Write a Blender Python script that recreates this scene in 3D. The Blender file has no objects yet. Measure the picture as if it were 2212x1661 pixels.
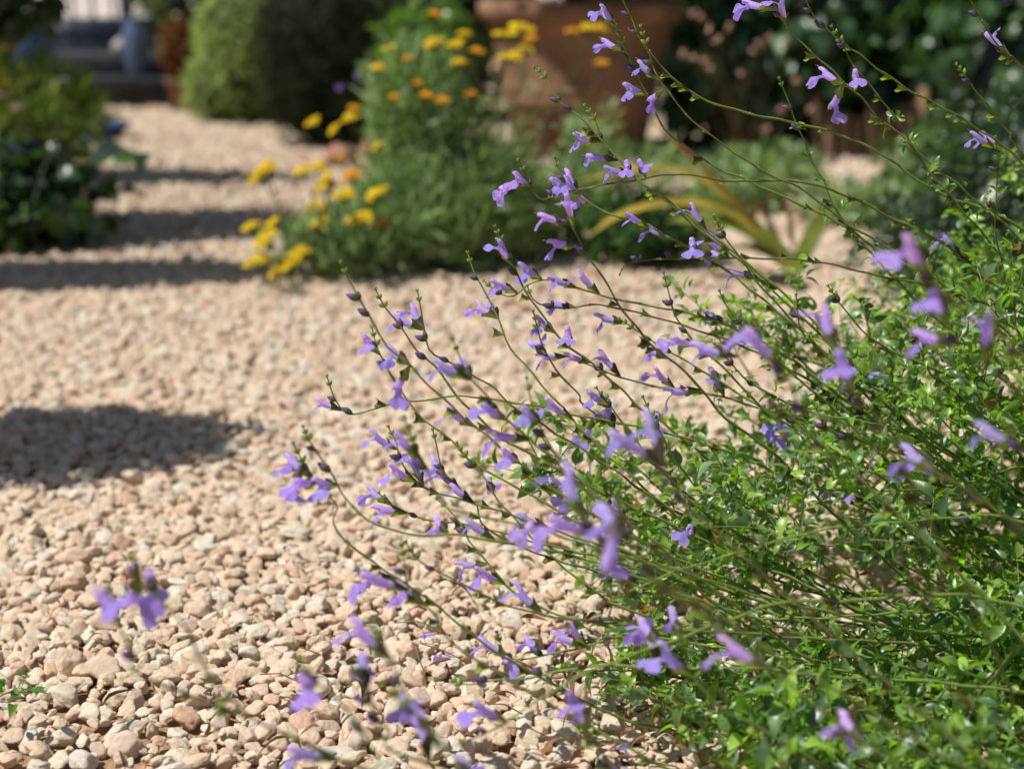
import bpy, bmesh, math, random
import numpy as np
from mathutils import Vector, Matrix, noise as mnoise

R = math.radians
rng = np.random.default_rng(11)
random.seed(11)
scene = bpy.context.scene
COL = scene.collection

# ------------------------------------------------------------------ camera geometry (also used to survey the plan of the garden)
CAM_H, PITCH, FPX = 0.60, R(14.0), 60.0 / 36.0 * 2212.0
CX, CY = 1106.0, 830.5
FWD = np.array([0, math.cos(PITCH), -math.sin(PITCH)])
UPV = np.array([0, math.sin(PITCH), math.cos(PITCH)])
RGT = np.array([1.0, 0, 0])
EYE = np.array([0, 0, CAM_H])


def P(x, y, d):
    return EYE + d * (FWD + RGT * (x - CX) / FPX + UPV * (CY - y) / FPX)


def G(x, y, z=0.0):
    v = FWD + RGT * (x - CX) / FPX + UPV * (CY - y) / FPX
    t = (z - CAM_H) / v[2]
    return EYE + t * v


def proj(p):
    q = np.asarray(p) - EYE
    d = q @ FWD
    return np.stack([CX + FPX * (q @ RGT) / d, CY - FPX * (q @ UPV) / d, d], -1)


SUN_AZ, SUN_EL = R(-112.0), R(60.0)      # azimuth measured from +Y towards +X
TO_SUN = np.array([math.sin(SUN_AZ) * math.cos(SUN_EL), math.cos(SUN_AZ) * math.cos(SUN_EL), math.sin(SUN_EL)])

# ------------------------------------------------------------------ object helpers


def empty(name, loc, label, cat, group=None):
    o = bpy.data.objects.new(name, None)
    o.empty_display_size = 0.05
    COL.objects.link(o)
    o.location = tuple(loc)
    tag(o, label, cat, group)
    return o


def tag(o, label=None, cat=None, group=None, kind=None):
    if label: o['label'] = label
    if cat: o['category'] = cat
    if group: o['group'] = group
    if kind: o['kind'] = kind
    return o


def link(name, mesh, parent=None, loc=None):
    o = bpy.data.objects.new(name, mesh)
    COL.objects.link(o)
    if parent is not None:
        o.parent = parent
    if loc is not None:
        o.location = tuple(loc)
    return o


class MB:
    """collects vertices, faces, vertex colours and material slots into one mesh"""

    def __init__(self):
        self.v, self.c, self.q, self.m, self.n = [], [], [], [], 0
        self.t, self.tm = [], []

    def add(self, verts, faces, col, mat=0):
        verts = np.asarray(verts, float).reshape(-1, 3)
        col = np.asarray(col, float)
        if col.ndim == 1:
            col = np.repeat(col[None, :], len(verts), 0)
        self.v.append(verts)
        self.c.append(col[:, :3])
        f = np.asarray(faces, int)
        if f.size:
            if f.shape[1] == 4:
                self.q.append(f + self.n)
                self.m.append(np.full(len(f), mat))
            else:
                self.t.append(f + self.n)
                self.tm.append(np.full(len(f), mat))
        self.n += len(verts)

    def mesh(self, name, mats, smooth=True, offset=None):
        v = np.concatenate(self.v)
        if offset is not None:
            v = v - np.asarray(offset)[None, :]
        c = np.concatenate(self.c)
        q = np.concatenate(self.q) if self.q else np.zeros((0, 4), int)
        t = np.concatenate(self.t) if self.t else np.zeros((0, 3), int)
        mi = np.concatenate(self.m + self.tm) if (self.m or self.tm) else np.zeros(0, int)
        me = bpy.data.meshes.new(name)
        me.vertices.add(len(v))
        me.vertices.foreach_set('co', v.astype(np.float32).ravel())
        nl = q.size + t.size
        me.loops.add(nl)
        me.loops.foreach_set('vertex_index', np.concatenate([q.ravel(), t.ravel()]).astype(np.int32))
        nf = len(q) + len(t)
        me.polygons.add(nf)
        st = np.concatenate([np.arange(len(q)) * 4, q.size + np.arange(len(t)) * 3]).astype(np.int32)
        me.polygons.foreach_set('loop_start', st)
        me.polygons.foreach_set('material_index', mi.astype(np.int32))
        me.polygons.foreach_set('use_smooth', np.full(nf, smooth))
        a = me.attributes.new('col', 'FLOAT_COLOR', 'POINT')
        a.data.foreach_set('color', np.concatenate([c, np.ones((len(c), 1))], 1).astype(np.float32).ravel())
        for m in mats:
            me.materials.append(m)
        me.update(calc_edges=True)
        me.validate()
        return me


def basis(x, z):
    """matrices (N,3,3) whose columns are x, y, z from growth direction x and approximate normal z"""
    x = x / np.linalg.norm(x, axis=-1, keepdims=True)
    y = np.cross(z, x)
    y = y / (np.linalg.norm(y, axis=-1, keepdims=True) + 1e-9)
    z = np.cross(x, y)
    return np.stack([x, y, z], -1)


def unit(n):
    v = rng.normal(size=(n, 3))
    return v / np.linalg.norm(v, axis=1, keepdims=True)


def scatter(mb, tmpl, mats3, pos, size, cols, mat=0, vcol=None):
    tv, tf = tmpl
    N, K = len(pos), len(tv)
    size = np.broadcast_to(np.asarray(size, float).reshape(-1, 1) if np.ndim(size) == 1 else np.asarray(size, float), (N, 3) if np.ndim(size) == 2 else (N, 1))
    loc = tv[None, :, :] * (size[:, None, :] if size.shape[1] == 3 else size[:, None, :])
    V = np.einsum('nij,nkj->nki', mats3, loc) + pos[:, None, :]
    F = (tf[None, :, :] + (np.arange(N) * K)[:, None, None]).reshape(-1, tf.shape[1])
    C = np.repeat(cols[:, None, :], K, 1)
    if vcol is not None:
        C = C * vcol[None, :, None]
    mb.add(V.reshape(-1, 3), F, C.reshape(-1, 3), mat)


def grid_faces(nu, nv, closed=False):
    f = []
    for i in range(nu - 1):
        for j in range(nv if closed else nv - 1):
            a, b = i * nv + j, i * nv + (j + 1) % nv
            f.append((a, b, b + nv, a + nv))
    return np.array(f, int)


def leaf_template(n=6, w=0.42, fold=0.25, curl=0.25, stalk=0.12, sharp=0.9):
    v = []
    for i in range(n + 1):
        t = i / n
        if t < stalk:
            ww = 0.02
        else:
            s = (t - stalk) / (1 - stalk)
            ww = w * 0.5 * (math.sin(math.pi * min(1, s ** 0.75)) ** sharp) + 0.006
        zc = -curl * t * t + 0.10 * math.sin(math.pi * t)
        for j in (-1, 0, 1):
            v.append((t, j * ww, zc + abs(j) * ww * fold))
    return np.array(v), grid_faces(n + 1, 3)


L_SAGE = [leaf_template(6, w_, 0.5, c, 0.18) for w_, c in ((0.44, 0.05), (0.38, 0.3), (0.46, 0.5), (0.36, -0.1))]
L_BROAD = [leaf_template(6, 0.66, 0.2, c, 0.08) for c in (0.15, 0.4)]
L_SMALL = [leaf_template(2, 0.5, 0.3, c, 0.0) for c in (0.1, 0.3)]
L_FEATHER = [leaf_template(4, 0.07, 0.1, c, 0.0) for c in (0.15, 0.5)]
L_NEEDLE = [leaf_template(3, 0.12, 0.1, c, 0.0) for c in (0.1, 0.5)]


def frame_along(pts):
    t = np.gradient(pts, axis=0)
    t /= np.linalg.norm(t, axis=1, keepdims=True) + 1e-12
    u = np.zeros_like(t)
    a = np.array([0.31, 0.2, 0.93])
    for i in range(len(t)):
        b = a - t[i] * (a @ t[i])
        b /= np.linalg.norm(b) + 1e-12
        u[i] = b
        a = b
    return t, u, np.cross(t, u)


def tube(mb, pts, rad, col, mat=0, sides=6):
    pts = np.asarray(pts, float)
    n = len(pts)
    rad = np.broadcast_to(np.asarray(rad, float), (n,))
    t, u, w = frame_along(pts)
    a = np.linspace(0, 2 * math.pi, sides, endpoint=False)
    V = pts[:, None, :] + rad[:, None, None] * (np.cos(a)[None, :, None] * u[:, None, :] + np.sin(a)[None, :, None] * w[:, None, :])
    col = np.asarray(col, float)
    C = np.repeat(col[:, None, :], sides, 1).reshape(-1, 3) if col.ndim == 2 else col
    mb.add(V.reshape(-1, 3), grid_faces(n, sides, True), C, mat)


def catmull(pts, step):
    pts = np.asarray(pts, float)
    p = np.vstack([2 * pts[0] - pts[1], pts, 2 * pts[-1] - pts[-2]])
    out = []
    for i in range(1, len(p) - 2):
        k = max(2, int(np.linalg.norm(p[i + 1] - p[i]) / step))
        s = (np.arange(k) / k)[:, None]
        a, b, c, d = p[i - 1], p[i], p[i + 1], p[i + 2]
        out.append(0.5 * (2 * b + (c - a) * s + (2 * a - 5 * b + 4 * c - d) * s ** 2 + (-a + 3 * b - 3 * c + d) * s ** 3))
    out.append(pts[-1:])
    return np.vstack(out)


def ellipsoid(mb, c, r, col, mat=0, nu=10, nv=14, M=None, lump=0.0):
    V = []
    for i in range(nu):
        th = math.pi * i / (nu - 1)
        for j in range(nv):
            ph = 2 * math.pi * j / nv
            d = Vector((math.sin(th) * math.cos(ph), math.sin(th) * math.sin(ph), math.cos(th)))
            k = 1 + lump * mnoise.noise(d * 2.3 + Vector(tuple(c)) * 3)
            V.append((d.x * k * r[0], d.y * k * r[1], d.z * k * r[2]))
    V = np.array(V)
    if M is not None:
        V = V @ M.T
    mb.add(V + np.asarray(c), grid_faces(nu, nv, True), col, mat)


def lathe(mb, prof, col, mat=0, seg=48, wob=0.0, c=(0, 0, 0)):
    V = []
    for r, z in prof:
        for j in range(seg):
            a = 2 * math.pi * j / seg
            rr = r * (1 + wob * math.sin(3 * a + 7 * z))
            V.append((c[0] + rr * math.cos(a), c[1] + rr * math.sin(a), c[2] + z))
    mb.add(V, grid_faces(len(prof), seg, True), col, mat)


def box(mb, lo, hi, col, mat=0, bev=0.0, jit=0.0):
    lo, hi = np.array(lo, float), np.array(hi, float)
    b = bev
    pts = []
    for z, i in ((lo[2], b), (lo[2] + b, 0), (hi[2] - b, 0), (hi[2], b)):
        for x, y in ((lo[0] + i, lo[1] + i), (hi[0] - i, lo[1] + i), (hi[0] - i, hi[1] - i), (lo[0] + i, hi[1] - i)):
            pts.append((x + random.uniform(-jit, jit), y + random.uniform(-jit, jit), z))
    f = [tuple(q) for q in grid_faces(4, 4, True)] + [(3, 2, 1, 0), (12, 13, 14, 15)]
    mb.add(pts, np.array(f), col, mat)


# ------------------------------------------------------------------ materials


def new_mat(name):
    m = bpy.data.materials.new(name)
    m.use_nodes = True
    nt = m.node_tree
    for n in list(nt.nodes):
        nt.nodes.remove(n)
    return m, nt, nt.nodes.new('ShaderNodeOutputMaterial')


def nd(nt, kind, **kw):
    n = nt.nodes.new(kind)
    for k, v in kw.items():
        if isinstance(v, tuple) and len(v) == 2 and v[0] == 'in':
            pass
        setattr(n, k, v)
    return n


def plant_mat(name, transl=0.4, rough=0.45, spec=0.5, tboost=(1.3, 1.5, 0.5), nscale=60.0, var=0.35, bump=0.0, coat=0.0):
    m, nt, out = new_mat(name)
    L = nt.links
    at = nd(nt, 'ShaderNodeAttribute', attribute_name='col')
    tc = nd(nt, 'ShaderNodeTexCoord')
    no = nd(nt, 'ShaderNodeTexNoise')
    no.inputs['Scale'].default_value = nscale
    no.inputs['Detail'].default_value = 3
    L.new(tc.outputs['Object'], no.inputs['Vector'])
    mr = nd(nt, 'ShaderNodeMapRange')
    mr.inputs['From Min'].default_value = 0.3
    mr.inputs['From Max'].default_value = 0.7
    mr.inputs['To Min'].default_value = 1 - var
    mr.inputs['To Max'].default_value = 1 + var
    L.new(no.outputs['Fac'], mr.inputs['Value'])
    mx = nd(nt, 'ShaderNodeVectorMath', operation='SCALE')
    L.new(at.outputs['Color'], mx.inputs[0])
    L.new(mr.outputs['Result'], mx.inputs['Scale'])
    pb = nd(nt, 'ShaderNodeBsdfPrincipled')
    pb.inputs['Roughness'].default_value = rough
    pb.inputs['Specular IOR Level'].default_value = spec
    L.new(mx.outputs[0], pb.inputs['Base Color'])
    if bump:
        bp = nd(nt, 'ShaderNodeBump')
        bp.inputs['Strength'].default_value = bump
        bp.inputs['Distance'].default_value = 0.002
        L.new(no.outputs['Fac'], bp.inputs['Height'])
        L.new(bp.outputs['Normal'], pb.inputs['Normal'])
    if transl > 0:
        tm = nd(nt, 'ShaderNodeVectorMath', operation='MULTIPLY')
        tm.inputs[1].default_value = tboost
        L.new(mx.outputs[0], tm.inputs[0])
        tr = nd(nt, 'ShaderNodeBsdfTranslucent')
        L.new(tm.outputs[0], tr.inputs['Color'])
        ms = nd(nt, 'ShaderNodeMixShader')
        ms.inputs[0].default_value = transl
        L.new(pb.outputs[0], ms.inputs[1])
        L.new(tr.outputs[0], ms.inputs[2])
        L.new(ms.outputs[0], out.inputs['Surface'])
    else:
        L.new(pb.outputs[0], out.inputs['Surface'])
    return m


M_LEAF = plant_mat('sage_leaf', 0.40, 0.38, 1.0, (2.0, 2.3, 0.4), 160, 0.25, bump=0.35)
M_STEM = plant_mat('sage_stem', 0.0, 0.45, 0.5, nscale=90, var=0.2)
M_PETAL = plant_mat('sage_petal', 0.56, 0.6, 0.25, (1.1, 1.0, 1.1), 320, 0.14)
M_CALYX = plant_mat('sage_calyx', 0.45, 0.5, 0.4, (1.6, 2.0, 0.5), 300, 0.25)
M_FOL = plant_mat('garden_foliage', 0.30, 0.36, 0.7, (1.6, 2.0, 0.4), 30, 0.3)
M_DULL = plant_mat('dull_foliage', 0.38, 0.7, 0.25, (1.4, 1.6, 0.5), 30, 0.3)
M_WOOD = plant_mat('bark_and_wood', 0.0, 0.85, 0.2, nscale=45, var=0.35, bump=0.6)
M_YARROW = plant_mat('yarrow_floret', 0.2, 0.75, 0.2, (1.2, 1.1, 0.4), 300, 0.25)
M_STRAP = plant_mat('strap_leaf', 0.4, 0.5, 0.4, (1.5, 1.5, 0.6), 20, 0.3)
M_DRY = plant_mat('dry_litter', 0.25, 0.8, 0.2, (1.3, 1.1, 0.8), 80, 0.35)


def stone_mat(name, instancer, bump=0.5, base=None):
    m, nt, out = new_mat(name)
    L = nt.links
    tc = nd(nt, 'ShaderNodeTexCoord')
    at = nd(nt, 'ShaderNodeAttribute', attribute_name='tint' if instancer else 'col')
    at.attribute_type = 'INSTANCER' if instancer else 'GEOMETRY'
    n1 = nd(nt, 'ShaderNodeTexNoise')
    n1.inputs['Scale'].default_value = 2.2
    n1.inputs['Detail'].default_value = 6
    n1.inputs['Roughness'].default_value = 0.65
    n2 = nd(nt, 'ShaderNodeTexNoise')
    n2.inputs['Scale'].default_value = 5.0
    n2.inputs['Detail'].default_value = 8
    n2.inputs['Roughness'].default_value = 0.75
    vo = nd(nt, 'ShaderNodeTexVoronoi')
    vo.inputs['Scale'].default_value = 14.0
    for n in (n1, n2, vo):
        L.new(tc.outputs['Object'], n.inputs['Vector'])
    mr = nd(nt, 'ShaderNodeMapRange')
    mr.inputs['From Min'].default_value = 0.3
    mr.inputs['From Max'].default_value = 0.7
    mr.inputs['To Min'].default_value = 0.86
    mr.inputs['To Max'].default_value = 1.08
    L.new(n1.outputs['Fac'], mr.inputs['Value'])
    sc = nd(nt, 'ShaderNodeVectorMath', operation='SCALE')
    L.new(at.outputs['Color'], sc.inputs[0])
    L.new(mr.outputs['Result'], sc.inputs['Scale'])
    # pale limestone dust on upper grain
    mr2 = nd(nt, 'ShaderNodeMapRange')
    mr2.inputs['From Min'].default_value = 0.5
    mr2.inputs['From Max'].default_value = 0.68
    mr2.inputs['To Max'].default_value = 0.4
    L.new(n2.outputs['Fac'], mr2.inputs['Value'])
    mixc = nd(nt, 'ShaderNodeMix', data_type='RGBA')
    mixc.inputs['B'].default_value = (0.97, 0.87, 0.74, 1)
    L.new(mr2.outputs['Result'], mixc.inputs['Factor'])
    L.new(sc.outputs[0], mixc.inputs['A'])
    pb = nd(nt, 'ShaderNodeBsdfPrincipled')
    pb.inputs['Roughness'].default_value = 0.95
    pb.inputs['Specular IOR Level'].default_value = 0.1
    L.new(mixc.outputs['Result'], pb.inputs['Base Color'])
    ad = nd(nt, 'ShaderNodeMath', operation='MULTIPLY_ADD')
    ad.inputs[1].default_value = 0.25
    L.new(vo.outputs['Distance'], ad.inputs[0])
    L.new(n2.outputs['Fac'], ad.inputs[2])
    bp = nd(nt, 'ShaderNodeBump')
    bp.inputs['Strength'].default_value = bump
    bp.inputs['Distance'].default_value = 0.12 if instancer else 0.004
    L.new(ad.outputs[0], bp.inputs['Height'])
    L.new(bp.outputs['Normal'], pb.inputs['Normal'])
    L.new(pb.outputs[0], out.inputs['Surface'])
    return m


M_STONE = stone_mat('limestone_chip', True, 0.55)


def solid_mat(name, col, rough=0.6, spec=0.4, nscale=12.0, var=0.25, bump=0.2, dist=0.004, metal=0.0, scale_coord='Object'):
    m, nt, out = new_mat(name)
    L = nt.links
    tc = nd(nt, 'ShaderNodeTexCoord')
    no = nd(nt, 'ShaderNodeTexNoise')
    no.inputs['Scale'].default_value = nscale
    no.inputs['Detail'].default_value = 7
    no.inputs['Roughness'].default_value = 0.65
    L.new(tc.outputs[scale_coord], no.inputs['Vector'])
    ra = nd(nt, 'ShaderNodeValToRGB')
    c = np.array(col)
    ra.color_ramp.elements[0].position = 0.3
    ra.color_ramp.elements[1].position = 0.72
    ra.color_ramp.elements[0].color = (*np.clip(c * (1 - var), 0, 1), 1)
    ra.color_ramp.elements[1].color = (*np.clip(c * (1 + var), 0, 1), 1)
    L.new(no.outputs['Fac'], ra.inputs[0])
    pb = nd(nt, 'ShaderNodeBsdfPrincipled')
    pb.inputs['Roughness'].default_value = rough
    pb.inputs['Specular IOR Level'].default_value = spec
    pb.inputs['Metallic'].default_value = metal
    L.new(ra.outputs['Color'], pb.inputs['Base Color'])
    bp = nd(nt, 'ShaderNodeBump')
    bp.inputs['Strength'].default_value = bump
    bp.inputs['Distance'].default_value = dist
    L.new(no.outputs['Fac'], bp.inputs['Height'])
    L.new(bp.outputs['Normal'], pb.inputs['Normal'])
    L.new(pb.outputs[0], out.inputs['Surface'])
    return m


M_GROUND = solid_mat('gravel_bed', (0.66, 0.44, 0.28), 0.95, 0.1, 70.0, 0.4, 1.0, 0.02)
M_TERRA = solid_mat('weathered_terracotta', (0.27, 0.15, 0.088), 0.85, 0.2, 5.0, 0.5, 0.4)
M_STEP = solid_mat('dark_slate_step', (0.045, 0.048, 0.055), 0.75, 0.3, 14.0, 0.3, 0.3)
M_WALL = solid_mat('whitewashed_plaster', (0.72, 0.72, 0.72), 0.9, 0.2, 3.0, 0.08, 0.1)
M_RAIL = solid_mat('dark_painted_iron', (0.02, 0.028, 0.045), 0.45, 0.5, 30.0, 0.2, 0.1)
M_BLUE = solid_mat('blue_glaze', (0.02, 0.05, 0.13), 0.45, 0.5, 8.0, 0.35, 0.05)
M_BLUEGREY = solid_mat('grey_blue_glaze', (0.09, 0.13, 0.24), 0.5, 0.5, 8.0, 0.3, 0.05)
M_PALE = solid_mat('pale_stone', (0.45, 0.40, 0.36), 0.85, 0.2, 12.0, 0.2, 0.3)
M_SOIL = solid_mat('potting_soil', (0.04, 0.025, 0.016), 0.95, 0.1, 60.0, 0.4, 0.8)

# ------------------------------------------------------------------ ground and gravel


def undul(x, y):
    return 0.010 * math.sin(2.1 * x + 1.3 * y + 0.6) * math.sin(1.7 * y - 0.9 * x) + 0.006 * math.sin(5.3 * x + 1.1) * math.sin(4.1 * y + 0.4)


mb = MB()
xs = np.concatenate([np.linspace(-60, -4, 8), np.linspace(-3, 3, 31), np.linspace(4, 60, 8)])
ys = np.concatenate([np.linspace(-20, 0, 4), np.linspace(0.4, 9, 44), np.linspace(11, 120, 10)])
V = [(x, y, -0.028 + (undul(x, y) if abs(x) < 3.5 and 0 < y < 9.5 else 0)) for y in ys for x in xs]
mb.add(V, grid_faces(len(ys), len(xs)), (0.4, 0.3, 0.2))
g = link('ground', mb.mesh('ground', [M_GROUND]))
tag(g, 'pinkish beige gravel bed of the garden path', kind='structure')

STONES = bpy.data.collections.new('limestone_chip_shapes')


def stone_mesh(k):
    bm = bmesh.new()
    bmesh.ops.create_icosphere(bm, subdivisions=4, radius=1.0)
    r = random.Random(100 + k)
    planes = []
    for i in range(r.randint(9, 14)):
        n = Vector((r.gauss(0, 1), r.gauss(0, 1), r.gauss(0, 1))).normalized()
        planes.append((n, r.uniform(0.62, 0.98)))
    sx, sy, sz = 1.0, r.uniform(0.66, 0.95), r.uniform(0.42, 0.64)
    off = Vector((k * 7.1, k * 3.3, k * 1.7))
    for v in bm.verts:
        d = v.co.normalized()
        s = 0.0
        for n, h in planes:
            c = d.dot(n)
            if c > 0.05:
                s += (c / h) ** 17
        s += 1.0 / 1.12 ** 17
        rad = s ** (-1 / 17)
        p = d * rad
        f = mnoise.fractal(p * 2.0 + off, 0.8, 2.1, 5) * 0.10 + mnoise.noise(p * 1.2 + off) * 0.13 + mnoise.noise(p * 4.5 + off) * 0.045
        pit = mnoise.noise(p * 8.0 + off)
        f += 0.018 * pit - (0.03 if pit > 0.45 else 0.0)
        p = p * (1 + f)
        v.co = Vector((p.x * sx, p.y * sy, p.z * sz))
    me = bpy.data.meshes.new('limestone_chip')
    bm.to_mesh(me)
    bm.free()
    me.polygons.foreach_set('use_smooth', np.full(len(me.polygons), True))
    me.materials.append(M_STONE)
    o = bpy.data.objects.new('limestone_chip_%02d' % k, me)
    STONES.objects.link(o)
    return sz


NSH = 18
SZ = [stone_mesh(k) for k in range(NSH)]


def build_gravel():
    pts, rot, scl, idx = [], [], [], []
    # near field: stones are dropped one after another on a height map so that they lie on each other
    cell = 0.0035
    x0, x1, y0, y1 = -1.75, 1.75, 0.85, 3.9
    nx, ny = int((x1 - x0) / cell), int((y1 - y0) / cell)
    gx = x0 + cell * (np.arange(nx) + 0.5)
    gy = y0 + cell * (np.arange(ny) + 0.5)
    H = np.array(0.010 * np.sin(2.1 * gx[None, :] + 1.3 * gy[:, None] + 0.6) * np.sin(1.7 * gy[:, None] - 0.9 * gx[None, :])
                 + 0.006 * np.sin(5.3 * gx[None, :] + 1.1) * np.sin(4.1 * gy[:, None] + 0.4) - 0.022)
    nstone = 74000
    rr = np.random.default_rng(5)
    for i in range(nstone):
        r = float(np.clip(math.exp(rr.normal(math.log(0.0069), 0.33)), 0.0028, 0.0140))
        best = None
        for c in range(3):
            y = rr.uniform(1.0, 3.85)
            hw = 0.34 * y + 0.25
            # probability proportional to the wedge width
            while rr.random() > hw / 1.6:
                y = rr.uniform(1.0, 3.85)
                hw = 0.34 * y + 0.25
            x = rr.uniform(-hw, hw)
            ix, iy = int((x - x0) / cell), int((y - y0) / cell)
            k = max(1, int(r * 0.8 / cell))
            pa = H[max(0, iy - k):iy + k + 1, max(0, ix - k):ix + k + 1]
            z = 0.45 * pa.mean() + 0.55 * pa.max()
            if best is None or z - 0.0 < best[0]:
                best = (z, x, y, ix, iy)
        z, x, y, ix, iy = best
        sh = rr.integers(NSH)
        hz = r * SZ[sh] * 0.95
        zc = z + hz * 0.36
        K = int(r * 0.9 / cell) + 1
        ax = np.arange(max(0, ix - K), min(nx, ix + K + 1))
        ay = np.arange(max(0, iy - K), min(ny, iy + K + 1))
        d2 = ((gx[ax][None, :] - x) ** 2 + (gy[ay][:, None] - y) ** 2) / (r * 0.88) ** 2
        top = np.where(d2 < 1, zc + hz * np.sqrt(np.clip(1 - d2, 0, 1)), -9)
        H[ay[0]:ay[-1] + 1, ax[0]:ax[-1] + 1] = np.maximum(H[ay[0]:ay[-1] + 1, ax[0]:ax[-1] + 1], top)
        pts.append((x, y, zc))
        tl = 0.33 if rr.random() < 0.8 else 1.0
        rot.append((rr.normal(0, tl), rr.normal(0, tl), rr.uniform(0, 6.28)))
        scl.append(r * 1.08)
        idx.append(sh)
    # far field: single loose spread
    n = 80000
    y = np.sqrt(rr.uniform(3.7 ** 2, 8.6 ** 2, n))
    x = rr.uniform(-1, 1, n) * (0.34 * y + 0.35)
    for i in range(n):
        r = float(np.clip(math.exp(rr.normal(math.log(0.0095), 0.30)), 0.005, 0.02))
        pts.append((x[i], y[i], undul(x[i], y[i]) - 0.014 + rr.uniform(-0.004, 0.010)))
        rot.append((rr.normal(0, 0.5), rr.normal(0, 0.5), rr.uniform(0, 6.28)))
        scl.append(r * 1.08)
        idx.append(rr.integers(NSH))
    pts = np.array(pts)
    N = len(pts)
    pal = np.array([(0.97, 0.75, 0.555), (0.97, 0.715, 0.51), (0.97, 0.805, 0.635), (0.96, 0.67, 0.48), (0.97, 0.86, 0.71), (0.86, 0.56, 0.38)])
    pick = rr.choice(6, N, p=[0.36, 0.24, 0.2, 0.08, 0.09, 0.03])
    col = pal[pick] * rr.normal(1.0, 0.045, (N, 1)) * rr.normal(1.0, 0.012, (N, 3))
    me = bpy.data.meshes.new('gravel')
    me.vertices.add(N)
    me.vertices.foreach_set('co', pts.astype(np.float32).ravel())
    for nm, ty, arr, key in (('rot', 'FLOAT_VECTOR', np.array(rot), 'vector'), ('scl', 'FLOAT', np.array(scl), 'value'), ('idx', 'INT', np.array(idx), 'value')):
        a = me.attributes.new(nm, ty, 'POINT')
        a.data.foreach_set(key, (arr.astype(np.int32) if ty == 'INT' else arr.astype(np.float32)).ravel())
    a = me.attributes.new('tint', 'FLOAT_COLOR', 'POINT')
    a.data.foreach_set('color', np.concatenate([np.clip(col, 0, 0.97), np.ones((N, 1))], 1).astype(np.float32).ravel())
    o = link('gravel', me)
    tag(o, 'sunlit pinkish cream limestone gravel covering the path', kind='stuff')
    ng = bpy.data.node_groups.new('gravel_spread', 'GeometryNodeTree')
    ng.interface.new_socket('Geometry', in_out='INPUT', socket_type='NodeSocketGeometry')
    ng.interface.new_socket('Geometry', in_out='OUTPUT', socket_type='NodeSocketGeometry')
    gi, go = ng.nodes.new('NodeGroupInput'), ng.nodes.new('NodeGroupOutput')
    ip = ng.nodes.new('GeometryNodeInstanceOnPoints')
    ci = ng.nodes.new('GeometryNodeCollectionInfo')
    ci.inputs['Collection'].default_value = STONES
    ci.inputs['Separate Children'].default_value = True
    ci.inputs['Reset Children'].default_value = True
    ip.inputs['Pick Instance'].default_value = True
    na = []
    for nm, ty in (('rot', 'FLOAT_VECTOR'), ('scl', 'FLOAT'), ('idx', 'INT')):
        k = ng.nodes.new('GeometryNodeInputNamedAttribute')
        k.data_type = ty
        k.inputs['Name'].default_value = nm
        na.append(k)
    e2r = ng.nodes.new('FunctionNodeEulerToRotation')
    ng.links.new(gi.outputs[0], ip.inputs['Points'])
    ng.links.new(ci.outputs[0], ip.inputs['Instance'])
    ng.links.new(na[0].outputs['Attribute'], e2r.inputs[0])
    ng.links.new(e2r.outputs[0], ip.inputs['Rotation'])
    ng.links.new(na[1].outputs['Attribute'], ip.inputs['Scale'])
    ng.links.new(na[2].outputs['Attribute'], ip.inputs['Instance Index'])
    ng.links.new(ip.outputs[0], go.inputs[0])
    md = o.modifiers.new('spread', 'NODES')
    md.node_group = ng
    return o


build_gravel()

# ------------------------------------------------------------------ sage flowers
LAV = np.array((0.65, 0.505, 0.89))
VIO = np.array((0.41, 0.30, 0.89))
PALE = np.array((0.80, 0.73, 0.92))
CAL_G = np.array((0.25, 0.32, 0.055))
CAL_D = np.array((0.085, 0.06, 0.06))


def calyx_geo(mb, r, mat=0, L=12.0, flare=1.15):
    nu, nv = 7, 16
    V, C = [], []
    for i in range(nu):
        t = i / (nu - 1)
        for j in range(nv):
            a = 2 * math.pi * j / nv                      # a = pi/2 is the upper side
            up = math.sin(a)
            tooth = max(0, math.cos(a - math.pi / 2)) ** 5 * 3.2 + sum(max(0, math.cos(a - q)) ** 9 * 2.6 for q in (R(-50), R(230)))
            x = t * (L * 0.68) + (t ** 3) * tooth
            rad = (0.75 + 1.65 * t ** 0.8 + 1.0 * flare * t ** 3)
            V.append((x, rad * math.cos(a) * 0.85, rad * up * 1.05 + (0.25 * t * t * (1 if up > 0 else -1))))
            k = np.clip(0.5 + 0.75 * up + 0.5 * (t - 0.5) + r.uniform(-0.12, 0.12), 0, 1)
            C.append(CAL_G * (1.15 - 0.2 * t) * (1 - k) + CAL_D * k)
    mb.add(np.array(V) * 0.001, grid_faces(nu, nv, True), np.array(C), mat)


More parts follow.
